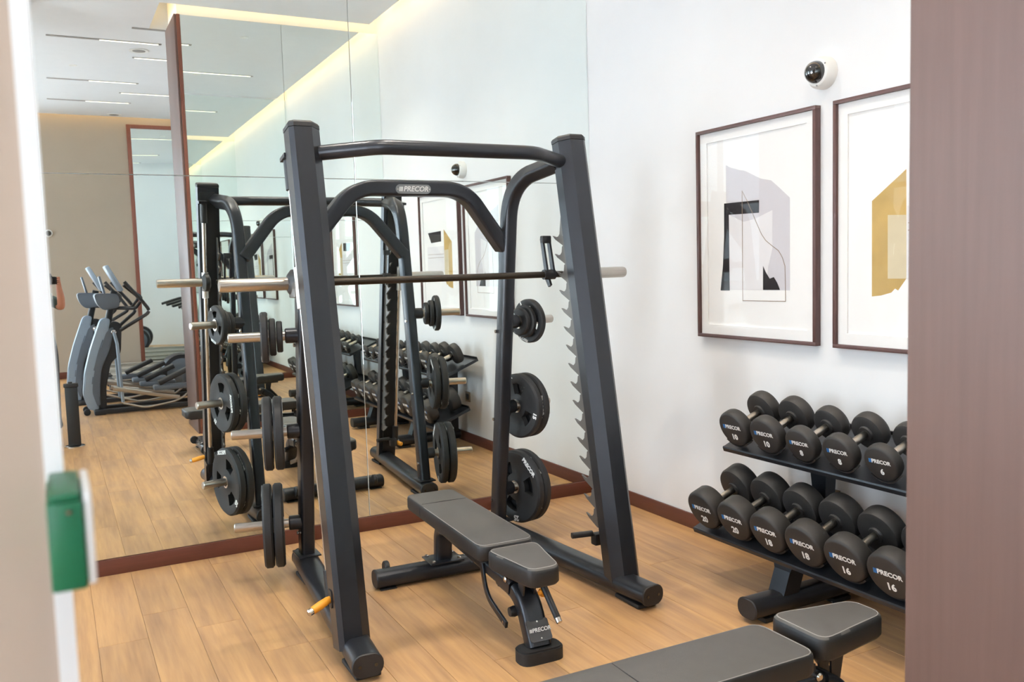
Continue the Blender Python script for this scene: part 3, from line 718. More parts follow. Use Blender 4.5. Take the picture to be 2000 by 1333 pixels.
def make_bench(label, loc, rotz, seam_y, lift=0.0):
    b = thing('weight_bench', label, 'bench', loc, rotz, 'adjustable weight benches')
    ZT, ZB = 0.385, 0.318
    w = 0.124
    o1 = round_poly([(-w, 0.62), (-w, -0.325), (w, -0.325), (w, 0.62)], 0.045)
    def shade_by_facing(o):
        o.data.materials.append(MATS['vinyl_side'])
        for p in o.data.polygons: p.material_index = 0 if p.normal.z > 0.62 else 1  # upward faces lighter, the rest darker: light and shade put into the colour
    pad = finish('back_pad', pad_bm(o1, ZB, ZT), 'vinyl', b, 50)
    shade_by_facing(pad)
    finish('piping', stitch_bm(round_poly([(-w, seam_y-0.004), (-w, -0.325), (w, -0.325), (w, seam_y-0.004)], 0.045), 0.010, ZT-0.0015), 'stitch', pad)
    bm = bmesh.new(); sweep(bm, [(-w+0.001, seam_y, ZB+0.012), (-w-0.0005, seam_y, ZT-0.018), (-w+0.012, seam_y, ZT-0.0005), (0, seam_y, ZT+0.0008), (w-0.012, seam_y, ZT-0.0005), (w+0.0005, seam_y, ZT-0.018), (w-0.001, seam_y, ZB+0.012)], circ(0.0018, 6), ref=V((0, 1, 0))); finish('head_seam', bm, 'vinyl_side', pad)
    o2 = round_poly([(-0.112, -0.352), (-0.105, -0.44), (-0.062, -0.665), (0.062, -0.665), (0.105, -0.44), (0.112, -0.352)], 0.04)
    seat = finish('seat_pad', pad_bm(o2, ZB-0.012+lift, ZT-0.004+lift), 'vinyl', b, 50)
    shade_by_facing(seat)
    finish('piping', stitch_bm(o2, 0.012, ZT-0.0055+lift), 'stitch', seat)
    # boards under the pads
    bm = bmesh.new(); bx(bm, (-0.10, -0.29, ZB-0.012), (0.10, 0.58, ZB+0.001), 0.003); finish('pad_board', bm, 'plastic_black', b)
    # spine with the rear arch
    sp = fillet([(0, 0.445, 0.085), (0, 0.43, 0.268), (0, -0.30, 0.232), (0, -0.36, 0.222)], [0.13, 0.1], 8)
    bm = bmesh.new(); sweep(bm, sp, rrect(0.062, 0.085, 0.022), ref=V((1, 0, 0))); finish('spine', bm, 'rack_black', b)
    bm = bmesh.new(); bx(bm, (-0.085, 0.375, 0.0865), (0.085, 0.515, 0.094), 0.002); bp = finish('mount_plate', bm, 'rack_black', b)
    for x in (-0.066, 0.066):
        for y in (0.395, 0.495):
            bm = bmesh.new(); lathe(bm, [(0.010, 0.0), (0.010, 0.006), (0.006, 0.010)], (x, y, 0.094), (0, 0, 1), 6); finish('bolt', bm, 'chrome', bp)
    # rear cross beam
    bm = bmesh.new(); sweep(bm, [(-0.335, 0.445, 0.046), (0.335, 0.445, 0.046)], rrect(0.102, 0.08, 0.036)); cb = finish('cross_beam', bm, 'rack_black', b)
    for s in (-1, 1):
        bm = bmesh.new(); sweep(bm, [(s*0.3355, 0.445, 0.046), (s*0.343, 0.445, 0.046), (s*0.347, 0.445, 0.046)], rrect(0.104, 0.082, 0.037), scales=[1, 1, 0.92]); finish('end_cap', bm, 'plastic_black', cb)
        bm = bmesh.new(); bx(bm, (s*0.29-0.04, 0.40, 0.0), (s*0.29+0.04, 0.49, 0.0065), 0.002); finish('rubber_foot', bm, 'rubber', cb)
        bm = bmesh.new(); lathe(bm, [(0.030, -0.012), (0.034, -0.008), (0.034, 0.008), (0.030, 0.012)], (s*0.27, 0.505, 0.072), (1, 0, 0), 20); finish('transport_wheel', bm, 'plastic_black', cb)
    # front leg: curved, with a slot, foot block and name plate
    fp = fillet([(0, -0.30, 0.235), (0, -0.485, 0.225), (0, -0.580, 0.045)], [0.17], 12)
    bm = bmesh.new(); sweep(bm, fp, rrect(0.094, 0.072, 0.02), ref=V((0, 1, 0.3))); fr = finish('front_leg', bm, 'rack_black', b)
    bm = bmesh.new(); prism(bm, round_poly([(-0.092, -0.535), (-0.092, -0.635), (0.092, -0.635), (0.092, -0.535)], 0.045), (0, 0, 0), (1, 0, 0), (0, 1, 0), (0, 0, 1), 0.0, 0.052)
    bmesh.ops.bevel(bm, geom=[e for e in bm.edges if abs(e.verts[0].co.z-e.verts[1].co.z) < 1e-5 and e.verts[0].co.z > 0.05], offset=0.006, segments=2, affect='EDGES'); finish('foot_block', bm, 'rubber', b)
    nz = V((0, -0.80, 0.60)); uz = V((0, 0.60, 0.80)); oc = V((0, -0.586, 0.112))
    bm = bmesh.new(); prism(bm, rrect(0.092, 0.084, 0.010), oc, (1, 0, 0), uz, nz, 0.0, 0.005); npl = finish('name_plate', bm, 'badge_dark', fr)
    put('maker_lettering', text_mesh('PRECOR', 0.021, 0.02, 0.15), 'print_white', fr, oc+nz*0.0056+V((0.010, 0, 0)), (1, 0, 0), uz)
    put('brand_bars', bars_mesh(0.013), 'print_white', fr, oc+nz*0.0056+V((-0.041, 0, 0)), (1, 0, 0), uz)
    for q in (-0.032, 0.032):
        bm = bmesh.new(); cyl(bm, oc+uz*q+nz*0.005, oc+uz*q+nz*0.007, 0.0035, n=10); finish('rivet', bm, 'chrome', npl)
    # seat carrier, brackets, pivots
    bm = bmesh.new(); bx(bm, (-0.03, -0.60, 0.285+lift), (0.03, -0.37, 0.306+lift), 0.004); finish('seat_carrier', bm, 'rack_black', b)
    for s in (-1, 1):
        bm = bmesh.new(); prism(bm, [(-0.30, 0.315), (-0.395, 0.30), (-0.40, 0.215), (-0.30, 0.20)], (s*0.036, 0, 0), (0, 1, 0), (0, 0, 1), (1, 0, 0), -0.004, 0.004); finish('hinge_plate', bm, 'rack_black', b)
        for (y, z) in ((-0.325, 0.298), (-0.40, 0.262)):
            bm = bmesh.new(); lathe(bm, [(0.013, 0.0), (0.013, 0.012), (0.008, 0.016)], (s*0.040, y, z), (s, 0, 0), 16); finish('pivot_bolt', bm, 'chrome', b)
        bm = bmesh.new(); prism(bm, [(-0.47, 0.306+lift), (-0.53, 0.306+lift), (-0.505, 0.205), (-0.475, 0.205)], (s*0.024, 0, 0), (0, 1, 0), (0, 0, 1), (1, 0, 0), -0.004, 0.004); finish('seat_strut', bm, 'rack_black', b)
    # adjustment ladder: curved bar with end holes
    lp = fillet([(-0.048, -0.16, 0.255), (-0.048, -0.20, 0.13), (-0.048, -0.395, 0.072)], [0.22], 10)
    bm = bmesh.new(); sweep(bm, lp, rrect(0.030, 0.012, 0.004), ref=V((1, 0, 0))); lb = finish('adjust_bar', bm, 'rack_black', b)
    bm = bmesh.new(); cyl(bm, (-0.056, -0.375, 0.078), (-0.040, -0.375, 0.078), 0.006, n=12); finish('bolt', bm, 'chrome', lb)
    # adjusting handle beside the front leg, orange pop-pin
    h0, h1 = V((0.062, -0.50, 0.262)), V((0.075, -0.60, 0.150))
    bm = bmesh.new(); cyl(bm, h0, h1, 0.0135, n=16); hd = finish('seat_lever', bm, 'plastic_black', b)
    bm = bmesh.new(); dd = (h1-h0).normalized(); lathe(bm, [(0.0125, 0.0), (0.0125, 0.018), (0.009, 0.021)], h1, dd, 16); finish('lever_tip', bm, 'chrome', hd)
    bm = bmesh.new(); lathe(bm, [(0.010, 0.0), (0.010, 0.014), (0.008, 0.016)], h0-dd*0.014, dd, 14); finish('lever_pivot', bm, 'chrome', hd)
    bm = bmesh.new(); lathe(bm, [(0.009, 0.0), (0.010, 0.04), (0.018, 0.046), (0.020, 0.058), (0.015, 0.068)], (0.055, -0.43, 0.19), (1, 0.25, -0.1), 16); finish('orange_knob', bm, 'orange', b)
    bm = bmesh.new(); lathe(bm, [(0.020, 0.0), (0.022, 0.010), (0.018, 0.030)], (-0.04, -0.475, 0.158), (-1, 0, 0), 16); finish('pull_pin', bm, 'plastic_black', b)
    return b
make_bench('black padded weight bench standing inside the smith machine', (1.592, -1.38, 0), math.radians(-2.5), 0.40)
make_bench('black padded weight bench standing before the dumbbell rack', (1.540, -2.945, 0), math.radians(89.0), 0.22, 0.028)

# ------------------------------------------------------------------ dumbbell rack
TILT = math.radians(22)
U = V((math.cos(TILT), 0, math.sin(TILT))); NV = V((-math.sin(TILT), 0, math.cos(TILT)))
LOWF, UPF = V((2.592, 0, 0.350)), V((2.716, 0, 0.728))        # centre of a front head's face, lower and upper row
RL, RU = 0.098, 0.088
dr = thing('dumbbell_rack', 'black two-tier dumbbell rack against the white wall', 'rack', (2.80, -2.62, 0))
def R_(name, bm, m, parent=dr, sharp=35):
    bmesh.ops.translate(bm, verts=bm.verts, vec=-dr.location); return finish(name, bm, m, parent, sharp)
for nm, F, r, y1 in (('lower_shelf', LOWF, RL, -1.59), ('upper_shelf', UPF, RU, -1.665)):
    o = V((F.x, 0, F.z))-NV*(r+0.012)
    bm = bmesh.new()
    # folded tray: lip, surface, rear lip
    prof = [(-0.012, -0.026), (0.335, -0.026), (0.335, 0.012), (0.329, 0.012), (0.329, -0.004), (0.000, -0.004), (-0.008, -0.002), (-0.012, -0.008)]
    prism(bm, prof, o, U, NV, (0, -1, 0), -y1, 3.66)
    sh = R_(nm, bm, 'rack_black', sharp=25)
DB = []
for row, (F, nums) in enumerate(((LOWF, ['20', '18', '16', '14', '12']), (UPF, ['10', '8', '6', '4', '2']))):
    y = -1.692 if row == 0 else -1.762
    for ni, nme in enumerate(nums):
        for tw in range(2): DB.append((row, F, nme, tw, y, ni, nums)); y -= 0.2035 if row == 0 else 0.2010
RAD = {'20': 0.097, '18': 0.096, '16': 0.096, '14': 0.092, '12': 0.090, '10': 0.087, '8': 0.079, '6': 0.076, '4': 0.068, '2': 0.060}
HT = {'20': 0.088, '18': 0.082, '16': 0.076, '14': 0.072, '12': 0.068, '10': 0.060, '8': 0.056, '6': 0.050, '4': 0.044, '2': 0.038}
HEAD = {}; HAND = None
for k in RAD:
    R, t = RAD[k], HT[k]
    bm = bmesh.new(); lathe(bm, [(0.0005, 0.0), (R*0.86, 0.0), (R*0.95, 0.004), (R*0.99, 0.012), (R, 0.022), (R*0.99, t-0.014), (R*0.94, t-0.004), (R*0.80, t), (0.034, t+0.001), (0.030, t+0.008), (0.0005, t+0.008)], (0, 0, 0), (1, 0, 0), 40)
    bmesh.ops.recalc_face_normals(bm, faces=bm.faces)
    for f in bm.faces: f.smooth = True
    for e in bm.edges:
        if len(e.link_faces) == 2 and e.calc_face_angle(0) > 0.75: e.smooth = False
    me = bpy.data.meshes.new('head'); bm.to_mesh(me); bm.free(); me.materials.append(MATS['rubber_dumbbell']); HEAD[k] = me
bm = bmesh.new(); lathe(bm, [(0.0155, 0.0), (0.0165, 0.027), (0.0172, 0.054), (0.0165, 0.081), (0.0155, 0.108)], (0, 0, 0), (1, 0, 0), 20)
for f in bm.faces: f.smooth = True
HAND = bpy.data.meshes.new('handle'); bm.to_mesh(HAND); bm.free(); HAND.materials.append(MATS['steel'])
for row, F, nme, tw, y, ni, nums in DB:
    R, t = RAD[nme], HT[nme]
    top = row == 1
    nb = (nums[ni-1] if ni > 0 else None) if tw == 0 else (nums[ni+1] if ni < 4 else None)
    wd = {'20': 'twenty', '18': 'eighteen', '16': 'sixteen', '14': 'fourteen', '12': 'twelve', '10': 'ten', '8': 'eight', '6': 'six', '4': 'four', '2': 'two'}
    nw = wd[nme]; nb = wd[nb] if nb else None
    if nb: lab = 'black round dumbbell numbered %s resting next to a %s' % (nw, nb)
    else: lab = 'black round dumbbell numbered %s at the %s of the %s shelf' % (nw, 'mirror end' if tw == 0 else 'far end', 'upper' if top else 'lower')
    # axis lies on the shelf's slope: same shelf surface for every head size
    surf = V((F.x, y, F.z))-NV*((RU if top else RL)+0.0)
    org = surf+NV*(R-0.003)
    d = thing('dumbbell', lab, 'dumbbell', org, 0, 'dumbbells on the two-tier rack')
    d.rotation_euler = (0, -TILT, 0)
    a = bpy.data.objects.new('head', HEAD[nme]); COL.objects.link(a); a.parent = d
    b = bpy.data.objects.new('head', HEAD[nme]); COL.objects.link(b); b.parent = d; b.location = (2*t+0.122, 0, 0); b.rotation_euler = (0, 0, PI)
    h = bpy.data.objects.new('handle', HAND); COL.objects.link(h); h.parent = d; h.location = (t+0.007, 0, 0)
    # face lettering looks along -x: its right is -y
    k = R/0.097
    put('maker_lettering', text_mesh('PRECOR', 0.029, 0.03, 0.12, 0.0005), 'print_white', d, (-0.0004, -0.010*k, 0.016*k), (0, -1, 0), (0, 0, 1)).scale = (k, k, 1)
    put('brand_bars', bars_mesh(0.022), 'print_blue', d, (-0.0001, 0.060*k, 0.016*k), (0, -1, 0), (0, 0, 1)).scale = (k, k, 1)
    put('weight_figure', text_mesh(nme, 0.042, 0.035, 0, 0.0005), 'print_white', d, (-0.0004, -0.004*k, -0.040*k), (0, -1, 0), (0, 0, 1)).scale = (k, k, 1)
    # cradle under the front head, fixed to the shelf
    bm = bmesh.new()
    rs = []
    for q in range(9):
        an = math.radians(-90-48+96*q/8); c = V((0, math.cos(an), 0)); e = NV*math.sin(an)
        dirv = V((0, math.cos(an), 0))+NV*math.sin(an)
        p = org+U*(t*0.35)
        rs.append([p+dirv*(R+0.001)+U*-0.014, p+dirv*(R+0.001)+U*0.02, p+dirv*(R+0.008)+U*0.02, p+dirv*(R+0.008)+U*-0.014])
    rings(bm, rs); R_('cradle', bm, 'plastic_black')
for y in (-2.13, -3.22):
    bm = bmesh.new(); sweep(bm, [(2.47, y, 0.062), (3.07, y, 0.062)], rrect(0.112, 0.084, 0.038)); fb = R_('foot_beam', bm, 'rack_black')
    for x, s in ((2.47, -1), (3.07, 1)):
        bm = bmesh.new(); sweep(bm, [(x+s*0.0005, y, 0.062), (x+s*0.008, y, 0.062), (x+s*0.012, y, 0.062)], rrect(0.114, 0.086, 0.039), scales=[1, 1, 0.92]); bmesh.ops.translate(bm, verts=bm.verts, vec=-dr.location); finish('end_cap', bm, 'plastic_black', fb)
        bm = bmesh.new(); bx(bm, (x-s*0.10-0.05, y-0.045, 0.0), (x-s*0.10+0.05, y+0.045, 0.021), 0.004); bmesh.ops.translate(bm, verts=bm.verts, vec=-dr.location); finish('rubber_foot', bm, 'rubber', fb)
    # support column, narrow at the waist, leaning back with the shelves
    bm = bmesh.new(); frustum(bm, (2.665, y, 0.095), (0.085, 0.088), (2.70, y, 0.190), (0.085, 0.088)); 
    R_('column_foot', bm, 'rack_black', sharp=20)
    bm = bmesh.new(); rings(bm, [[V((cx_+a*wx/2, y+b*wy/2, z_)) for a, b in ((-1, -1), (1, -1), (1, 1), (-1, 1))] for cx_, z_, wx, wy in ((2.70, 0.19, 0.085, 0.09), (2.725, 0.235, 0.12, 0.12), (2.735, 0.25, 0.12, 0.135))])
    R_('shelf_bracket', bm, 'rack_black', sharp=25)
    bm = bmesh.new(); rings(bm, [[V((cx_+a*wx/2, y+0.05+min(z_, 0.46)*0.09+b*wy/2, z_)) for a, b in ((-1, -1), (1, -1), (1, 1), (-1, 1))] for cx_, z_, wx, wy in ((3.0, 0.10, 0.07, 0.09), (3.0, 0.46, 0.06, 0.075), (2.995, 0.60, 0.065, 0.10), (2.99, 0.695, 0.08, 0.145))])
    R_('support_column', bm, 'rack_black', sharp=25)

# ------------------------------------------------------------------ framed prints on the right wall
XF = XR-0.035
def frame(label, y0, y1):
    f = thing('framed_print', label, 'picture', (XR, (y0+y1)/2, 1.095), 0, 'framed abstract prints')
    z0, z1, w = 1.095, 2.181, 0.017
    def B(n, lo, hi, m, bv=0.0): return box(n, lo, hi, m, f, bv, True)
    B('frame_rail', (XF, y1, z0), (XR-0.001, y0, z0+w), 'frame_wood', 0.0015); B('frame_rail', (XF, y1, z1-w), (XR-0.001, y0, z1), 'frame_wood', 0.0015)
    B('frame_stile', (XF, y0-w, z0+w), (XR-0.001, y0, z1-w), 'frame_wood', 0.0015); B('frame_stile', (XF, y1, z0+w), (XR-0.001, y1+w, z1-w), 'frame_wood', 0.0015)
    B('mount_board', (XR-0.010, y1+w, z0+w), (XR-0.002, y0-w, z1-w), 'paper_white')
    m_ = 0.05
    bm = bmesh.new()
    for lo, hi in (((y1+w, z0+w), (y0-w, z0+w+m_)), ((y1+w, z1-w-m_), (y0-w, z1-w)), ((y1+w, z0+w+m_), (y1+w+m_, z1-w-m_)), ((y0-w-m_, z0+w+m_), (y0-w, z1-w-m_))):
        bx(bm, (XR-0.018, lo[0], lo[1]), (XR-0.0102, hi[0], hi[1]))
    bmesh.ops.translate(bm, verts=bm.verts, vec=-f.location); finish('window_mat', bm, 'paper_white', f)
    B('glass_pane', (XF+0.008, y1+w, z0+w), (XF+0.010, y0-w, z1-w), 'picture_glass')
    return f
def art(f, name, pts, m, lay):
    bm = bmesh.new(); prism(bm, pts, (XR-0.0101-lay*0.0004, 0, 0), (0, 1, 0), (0, 0, 1), (-1, 0, 0), 0.0, 0.0003)
    bmesh.ops.triangulate(bm, faces=[q for q in bm.faces if len(q.verts) > 4])
    bmesh.ops.translate(bm, verts=bm.verts, vec=-f.location); return finish(name, bm, m, f, smooth=False)
f1 = frame('dark framed print of a black arch shape over grey, next to the mirror', -1.086, -1.911)
art(f1, 'grey_shape', [(-1.293, 1.988), (-1.33, 1.968), (-1.361, 1.962), (-1.39, 1.950), (-1.428, 1.945), (-1.50, 1.912), (-1.542, 1.893), (-1.611, 1.878), (-1.66, 1.842), (-1.733, 1.785), (-1.732, 1.348), (-1.293, 1.348)], 'paper_grey', 0)
art(f1, 'pale_shape', [(-1.313, 1.732), (-1.42, 1.69), (-1.50, 1.70), (-1.62, 1.735), (-1.62, 1.55), (-1.59, 1.46), (-1.58, 1.349), (-1.313, 1.349)], 'paper_pale', 1)
art(f1, 'black_arch', [(-1.278, 1.792), (-1.531, 1.790), (-1.530, 1.728), (-1.313, 1.732), (-1.315, 1.344), (-1.245, 1.343), (-1.265, 1.47), (-1.276, 1.62)], 'paper_black', 2)
art(f1, 'black_fragment', [(-1.556, 1.467), (-1.575, 1.435), (-1.601, 1.404), (-1.628, 1.412), (-1.65, 1.385), (-1.669, 1.350), (-1.555, 1.349)], 'paper_black', 3)
def stroke(f, pts, w, lay):
    for a, b in zip(pts, pts[1:]):
        a, b = V(a), V(b); t = (b-a).normalized(); n_ = V((-t.y, t.x))*w/2; a = a-t*w*0.3; b = b+t*w*0.3
        art(f, 'drawn_line', [tuple(a-n_), tuple(b-n_), tuple(b+n_), tuple(a+n_)], 'line_brown', lay)
stroke(f1, [(-1.412, 1.293), (-1.412, 1.845), (-1.45, 1.79), (-1.505, 1.694), (-1.545, 1.625), (-1.575, 1.591), (-1.62, 1.562), (-1.66, 1.539), (-1.685, 1.505), (-1.702, 1.465), (-1.705, 1.296), (-1.412, 1.293)], 0.003, 4)
f2 = frame('dark framed print of a gold shape and a black block, above the dumbbell rack', -2.010, -2.90)
art(f2, 'gold_shape', [(-2.200, 1.732), (-2.368, 1.848), (-2.372, 1.403), (-2.333, 1.354), (-2.318, 1.362), (-2.30, 1.345), (-2.249, 1.332), (-2.202, 1.327)], 'paper_gold', 0)
art(f2, 'tan_panel', [(-2.280, 1.668), (-2.369, 1.663), (-2.372, 1.403), (-2.282, 1.403)], 'paper_tan', 1)
art(f2, 'black_block', [(-2.43, 1.835), (-2.73, 1.828), (-2.66, 1.735), (-2.43, 1.742)], 'paper_black', 2)
art(f2, 'grey_panel', [(-2.372, 1.70), (-2.76, 1.70), (-2.76, 1.40), (-2.372, 1.40)], 'paper_pale', 0)
stroke(f2, [(-2.38, 1.63), (-2.74, 1.63)], 0.003, 3); stroke(f2, [(-2.38, 1.60), (-2.74, 1.60)], 0.003, 3)

# ------------------------------------------------------------------ dome cameras, wall outlet
def dome(label, c, nrm, k=1.0):
    r = thing('dome_camera', label, 'security camera', c, 0, 'wall-mounted dome cameras')
    n = V(nrm).normalized()
    bm = bmesh.new(); lathe(bm, [(0.072*k, 0.0), (0.072*k, 0.012*k), (0.070*k, 0.035*k), (0.060*k, 0.052*k), (0.051*k, 0.056*k)], (0, 0, 0), n, 36); finish('base', bm, 'white_plastic', r)
    bm = bmesh.new(); lathe(bm, [(0.050*k, 0.054*k)]+[(0.050*k*math.cos(a), 0.056*k+0.050*k*math.sin(a)) for a in [i*PI/2/9 for i in range(9)]]+[(0.0005, 0.106*k)], (0, 0, 0), n, 36); finish('dome', bm, 'dome_black', r, 60)
    s, t = frame_of(n, V((0, 0, 1)))
    for a in range(3):
        q = (s*math.cos(a*2.09+0.5)+t*math.sin(a*2.09+0.5))*0.058*k+n*0.052*k
        bm = bmesh.new(); cyl(bm, q, q+n*0.003, 0.004*k, n=8); finish('screw', bm, 'slot_dark', r)
dome('white and black dome camera high above the framed prints', (XR-0.0005, -1.935, 2.318), (-1, 0, 0))
dome('small dome camera on the far beige wall', (0.035, YF+0.0005, 2.2), (0, 1, 0), 0.8)
ol = thing('wall_outlet', 'brown square wall outlet low on the white wall behind the rack', 'outlet', (XR, -1.985, 0.40))
box('cover_plate', (XR-0.010, -2.028, 0.355), (XR-0.0005, -1.942, 0.441), 'outlet_brown', ol, 0.003, True)
box('socket', (XR-0.0125, -2.012, 0.372), (XR-0.0102, -1.958, 0.424), 'plastic_black', ol, 0.001, True)

# ------------------------------------------------------------------ black pedestal seen in the mirror
pd_ = thing('bollard', 'black rectangular bollard with round flat base before the mirror', 'bollard', (0.108, -3.955, 0))
bm = bmesh.new(); lathe(bm, [(0.085, 0.0), (0.085, 0.006), (0.078, 0.010), (0.0005, 0.011)], (0, 0, 0), (0, 0, 1), 32); finish('base', bm, 'chrome', pd_)
bm = bmesh.new(); bx(bm, (-0.052, -0.03, 0.011), (0.052, 0.03, 0.54), 0.006); finish('post', bm, 'plastic_black', pd_)
bm = bmesh.new(); bx(bm, (-0.060, -0.036, 0.540), (0.060, 0.036, 0.572), 0.006); finish('cap', bm, 'plastic_black', pd_)
bm = bmesh.new(); cyl(bm, (-0.005, 0, 0.572), (-0.005, 0, 0.586), 0.018, n=16); finish('knob', bm, 'plastic_black', pd_)

# ------------------------------------------------------------------ cardio machines behind the camera (seen in the mirror)
def make_elliptical(label, loc):
    e = thing('elliptical_trainer', label, 'exercise machine', loc, 0, 'elliptical trainers facing the windows')
    X = lambda bm, n, m, par=e, sh=40: finish(n, bm, m, par, sh)
    def slab(name, pts, y0, y1, m, par=e, bev=0.012):
        bm = bmesh.new(); prism(bm, round_poly(pts, 0.05, 4), (0, 0, 0), (1, 0, 0), (0, 0, 1), (0, 1, 0), y0, y1)
        es = [q for q in bm.edges if abs(q.verts[0].co.y-q.verts[1].co.y) < 1e-6]
        bmesh.ops.bevel(bm, geom=es, offset=bev, segments=2, affect='EDGES'); return X(bm, name, m, par)
    slab('front_shell', [(0.05, 0.05), (0.0, 0.21), (0.03, 0.46), (0.10, 0.71), (0.18, 0.93), (0.23, 1.06), (0.33, 1.06), (0.29, 0.90), (0.21, 0.68), (0.14, 0.42), (0.13, 0.16), (0.16, 0.05)], -0.13, 0.13, 'machine_light')
    slab('rear_shell', [(0.16, 0.055), (0.135, 0.16), (0.145, 0.42), (0.215, 0.68), (0.295, 0.90), (0.33, 1.03), (0.44, 1.0), (0.41, 0.66), (0.30, 0.56), (0.24, 0.30), (0.23, 0.055)], -0.11, 0.11, 'machine_dark')
    slab('side_shell', [(0.12, 0.10), (0.08, 0.25), (0.11, 0.46), (0.18, 0.70), (0.27, 0.93), (0.36, 0.97), (0.30, 0.72), (0.20, 0.5), (0.17, 0.25), (0.17, 0.10)], -0.137, 0.137, 'machine_grey')
    bm = bmesh.new(); sweep(bm, [(0.30, 0, 1.0), (0.39, 0, 1.36)], rrect(0.09, 0.07, 0.02)); X(bm, 'mast', 'machine_dark')
    # console, second display, cup tray
    c0 = V((0.385, 0, 1.50)); d1 = V((0.46, 0, -0.888)).normalized()
    bm = bmesh.new(); bx(bm, (-0.022, -0.21, -0.16), (0.022, 0.21, 0.16), 0.014, 3, Matrix.Translation(c0) @ Matrix.Rotation(-0.47, 4, 'Y')); con = X(bm, 'console', 'machine_light')
    bm = bmesh.new(); bx(bm, (0.0225, -0.17, -0.12), (0.0245, 0.17, 0.12), 0.0, 1, Matrix.Translation(c0) @ Matrix.Rotation(-0.47, 4, 'Y')); X(bm, 'display', 'screen', con)
    bm = bmesh.new(); bx(bm, (-0.012, -0.09, -0.10), (0.012, 0.09, 0.10), 0.008, 2, Matrix.Translation(V((0.265, 0, 1.43))) @ Matrix.Rotation(-0.22, 4, 'Y')); X(bm, 'rear_display', 'machine_grey')
    slab('cup_tray', [(0.17, 1.34), (0.42, 1.33), (0.43, 1.18), (0.26, 1.15), (0.20, 1.22)], -0.20, 0.20, 'machine_grey')
    for s in (-1, 1):
        y = s*0.24
        bm = bmesh.new(); sweep(bm, fillet([(0.36, s*0.12, 1.17), (0.58, y, 1.16), (0.66, y, 1.27), (0.50, y*0.8, 1.42)], 0.05, 5), circ(0.016, 12)); X(bm, 'fixed_handle', 'machine_dark')
        k = 0.05*s
        bm = bmesh.new(); sweep(bm, fillet([(0.43+k, s*0.29, 1.46), (0.60+k, s*0.29, 1.24), (0.68+k, s*0.29, 1.12), (0.41, s*0.27, 0.93)], 0.06, 6), circ(0.019, 12)); mv = X(bm, 'moving_handle', 'machine_dark')
        bm = bmesh.new(); lathe(bm, [(0.001, -0.035), (0.026, -0.02), (0.03, 0.0), (0.026, 0.02), (0.001, 0.035)], (0.345, s*0.20, 0.91), (0, 1, 0), 18); X(bm, 'pivot', 'chrome')
        bm = bmesh.new(); sweep(bm, fillet([(0.345, s*0.22, 0.91), (0.37, s*0.23, 0.78), (0.39, s*0.24, 0.13)], 0.08, 5), circ(0.017, 12)); X(bm, 'swing_arm', 'machine_light')
        dz = 0.05*s
        bm = bmesh.new(); sweep(bm, [(0.30, s*0.24, 0.27+dz*0.4), (0.98, s*0.24, 0.13)], rrect(0.035, 0.05, 0.012)); X(bm, 'pedal_rail', 'steel')
        bm = bmesh.new(); bx(bm, (0.66+dz, s*0.24-0.075, 0.235), (1.05+dz, s*0.24+0.075, 0.29), 0.016); pdl = X(bm, 'pedal', 'machine_grey')
        bm = bmesh.new(); sweep(bm, [(0.72+dz, s*0.24, 0.31), (1.04+dz, s*0.24, 0.45)], rrect(0.14, 0.05, 0.015)); X(bm, 'pedal_tread', 'machine_dark', pdl)
        bm = bmesh.new(); sweep(bm, fillet([(0.39, s*0.26, 0.12), (0.62, s*0.27, 0.05), (0.98, s*0.26, 0.10), (1.15, s*0.25, 0.24)], 0.3, 6), circ(0.011, 10)); X(bm, 'crank_arc', 'steel')
        bm = bmesh.new(); sweep(bm, [(0.20, s*0.17, 0.035), (1.55, s*0.17, 0.035)], rrect(0.06, 0.055, 0.015)); X(bm, 'base_rail', 'machine_dark')
        bm = bmesh.new(); lathe(bm, [(0.030, -0.016), (0.036, -0.010), (0.036, 0.010), (0.030, 0.016)], (0.03, s*0.13, 0.036), (0, 1, 0), 18); X(bm, 'wheel', 'rubber')
    bm = bmesh.new(); bx(bm, (0.10, -0.20, 0.0), (0.22, 0.20, 0.06), 0.014); X(bm, 'front_foot', 'machine_dark')
    bm = bmesh.new(); bx(bm, (1.48, -0.24, 0.0), (1.56, 0.24, 0.06), 0.014); X(bm, 'rear_foot', 'machine_dark')
    # rear drive drum with its cover
    bm = bmesh.new(); lathe(bm, [(0.10, -0.14), (0.225, -0.135), (0.24, -0.10), (0.24, 0.10), (0.225, 0.135), (0.10, 0.14)], (1.30, 0, 0.30), (0, 1, 0), 36); dm = X(bm, 'drive_drum', 'machine_dark')
    for s in (-1, 1):
        bm = bmesh.new(); lathe(bm, [(0.0005, 0.0), (0.17, 0.0), (0.185, -0.008)], (1.30, s*0.141, 0.30), (0, s, 0), 32); X(bm, 'drum_disc', 'machine_grey', dm)
    return e
make_elliptical('grey and black elliptical trainer beside the photographer', (0.245, -5.98, 0))
make_elliptical('grey and black elliptical trainer next to the treadmills', (0.10, -6.95, 0))
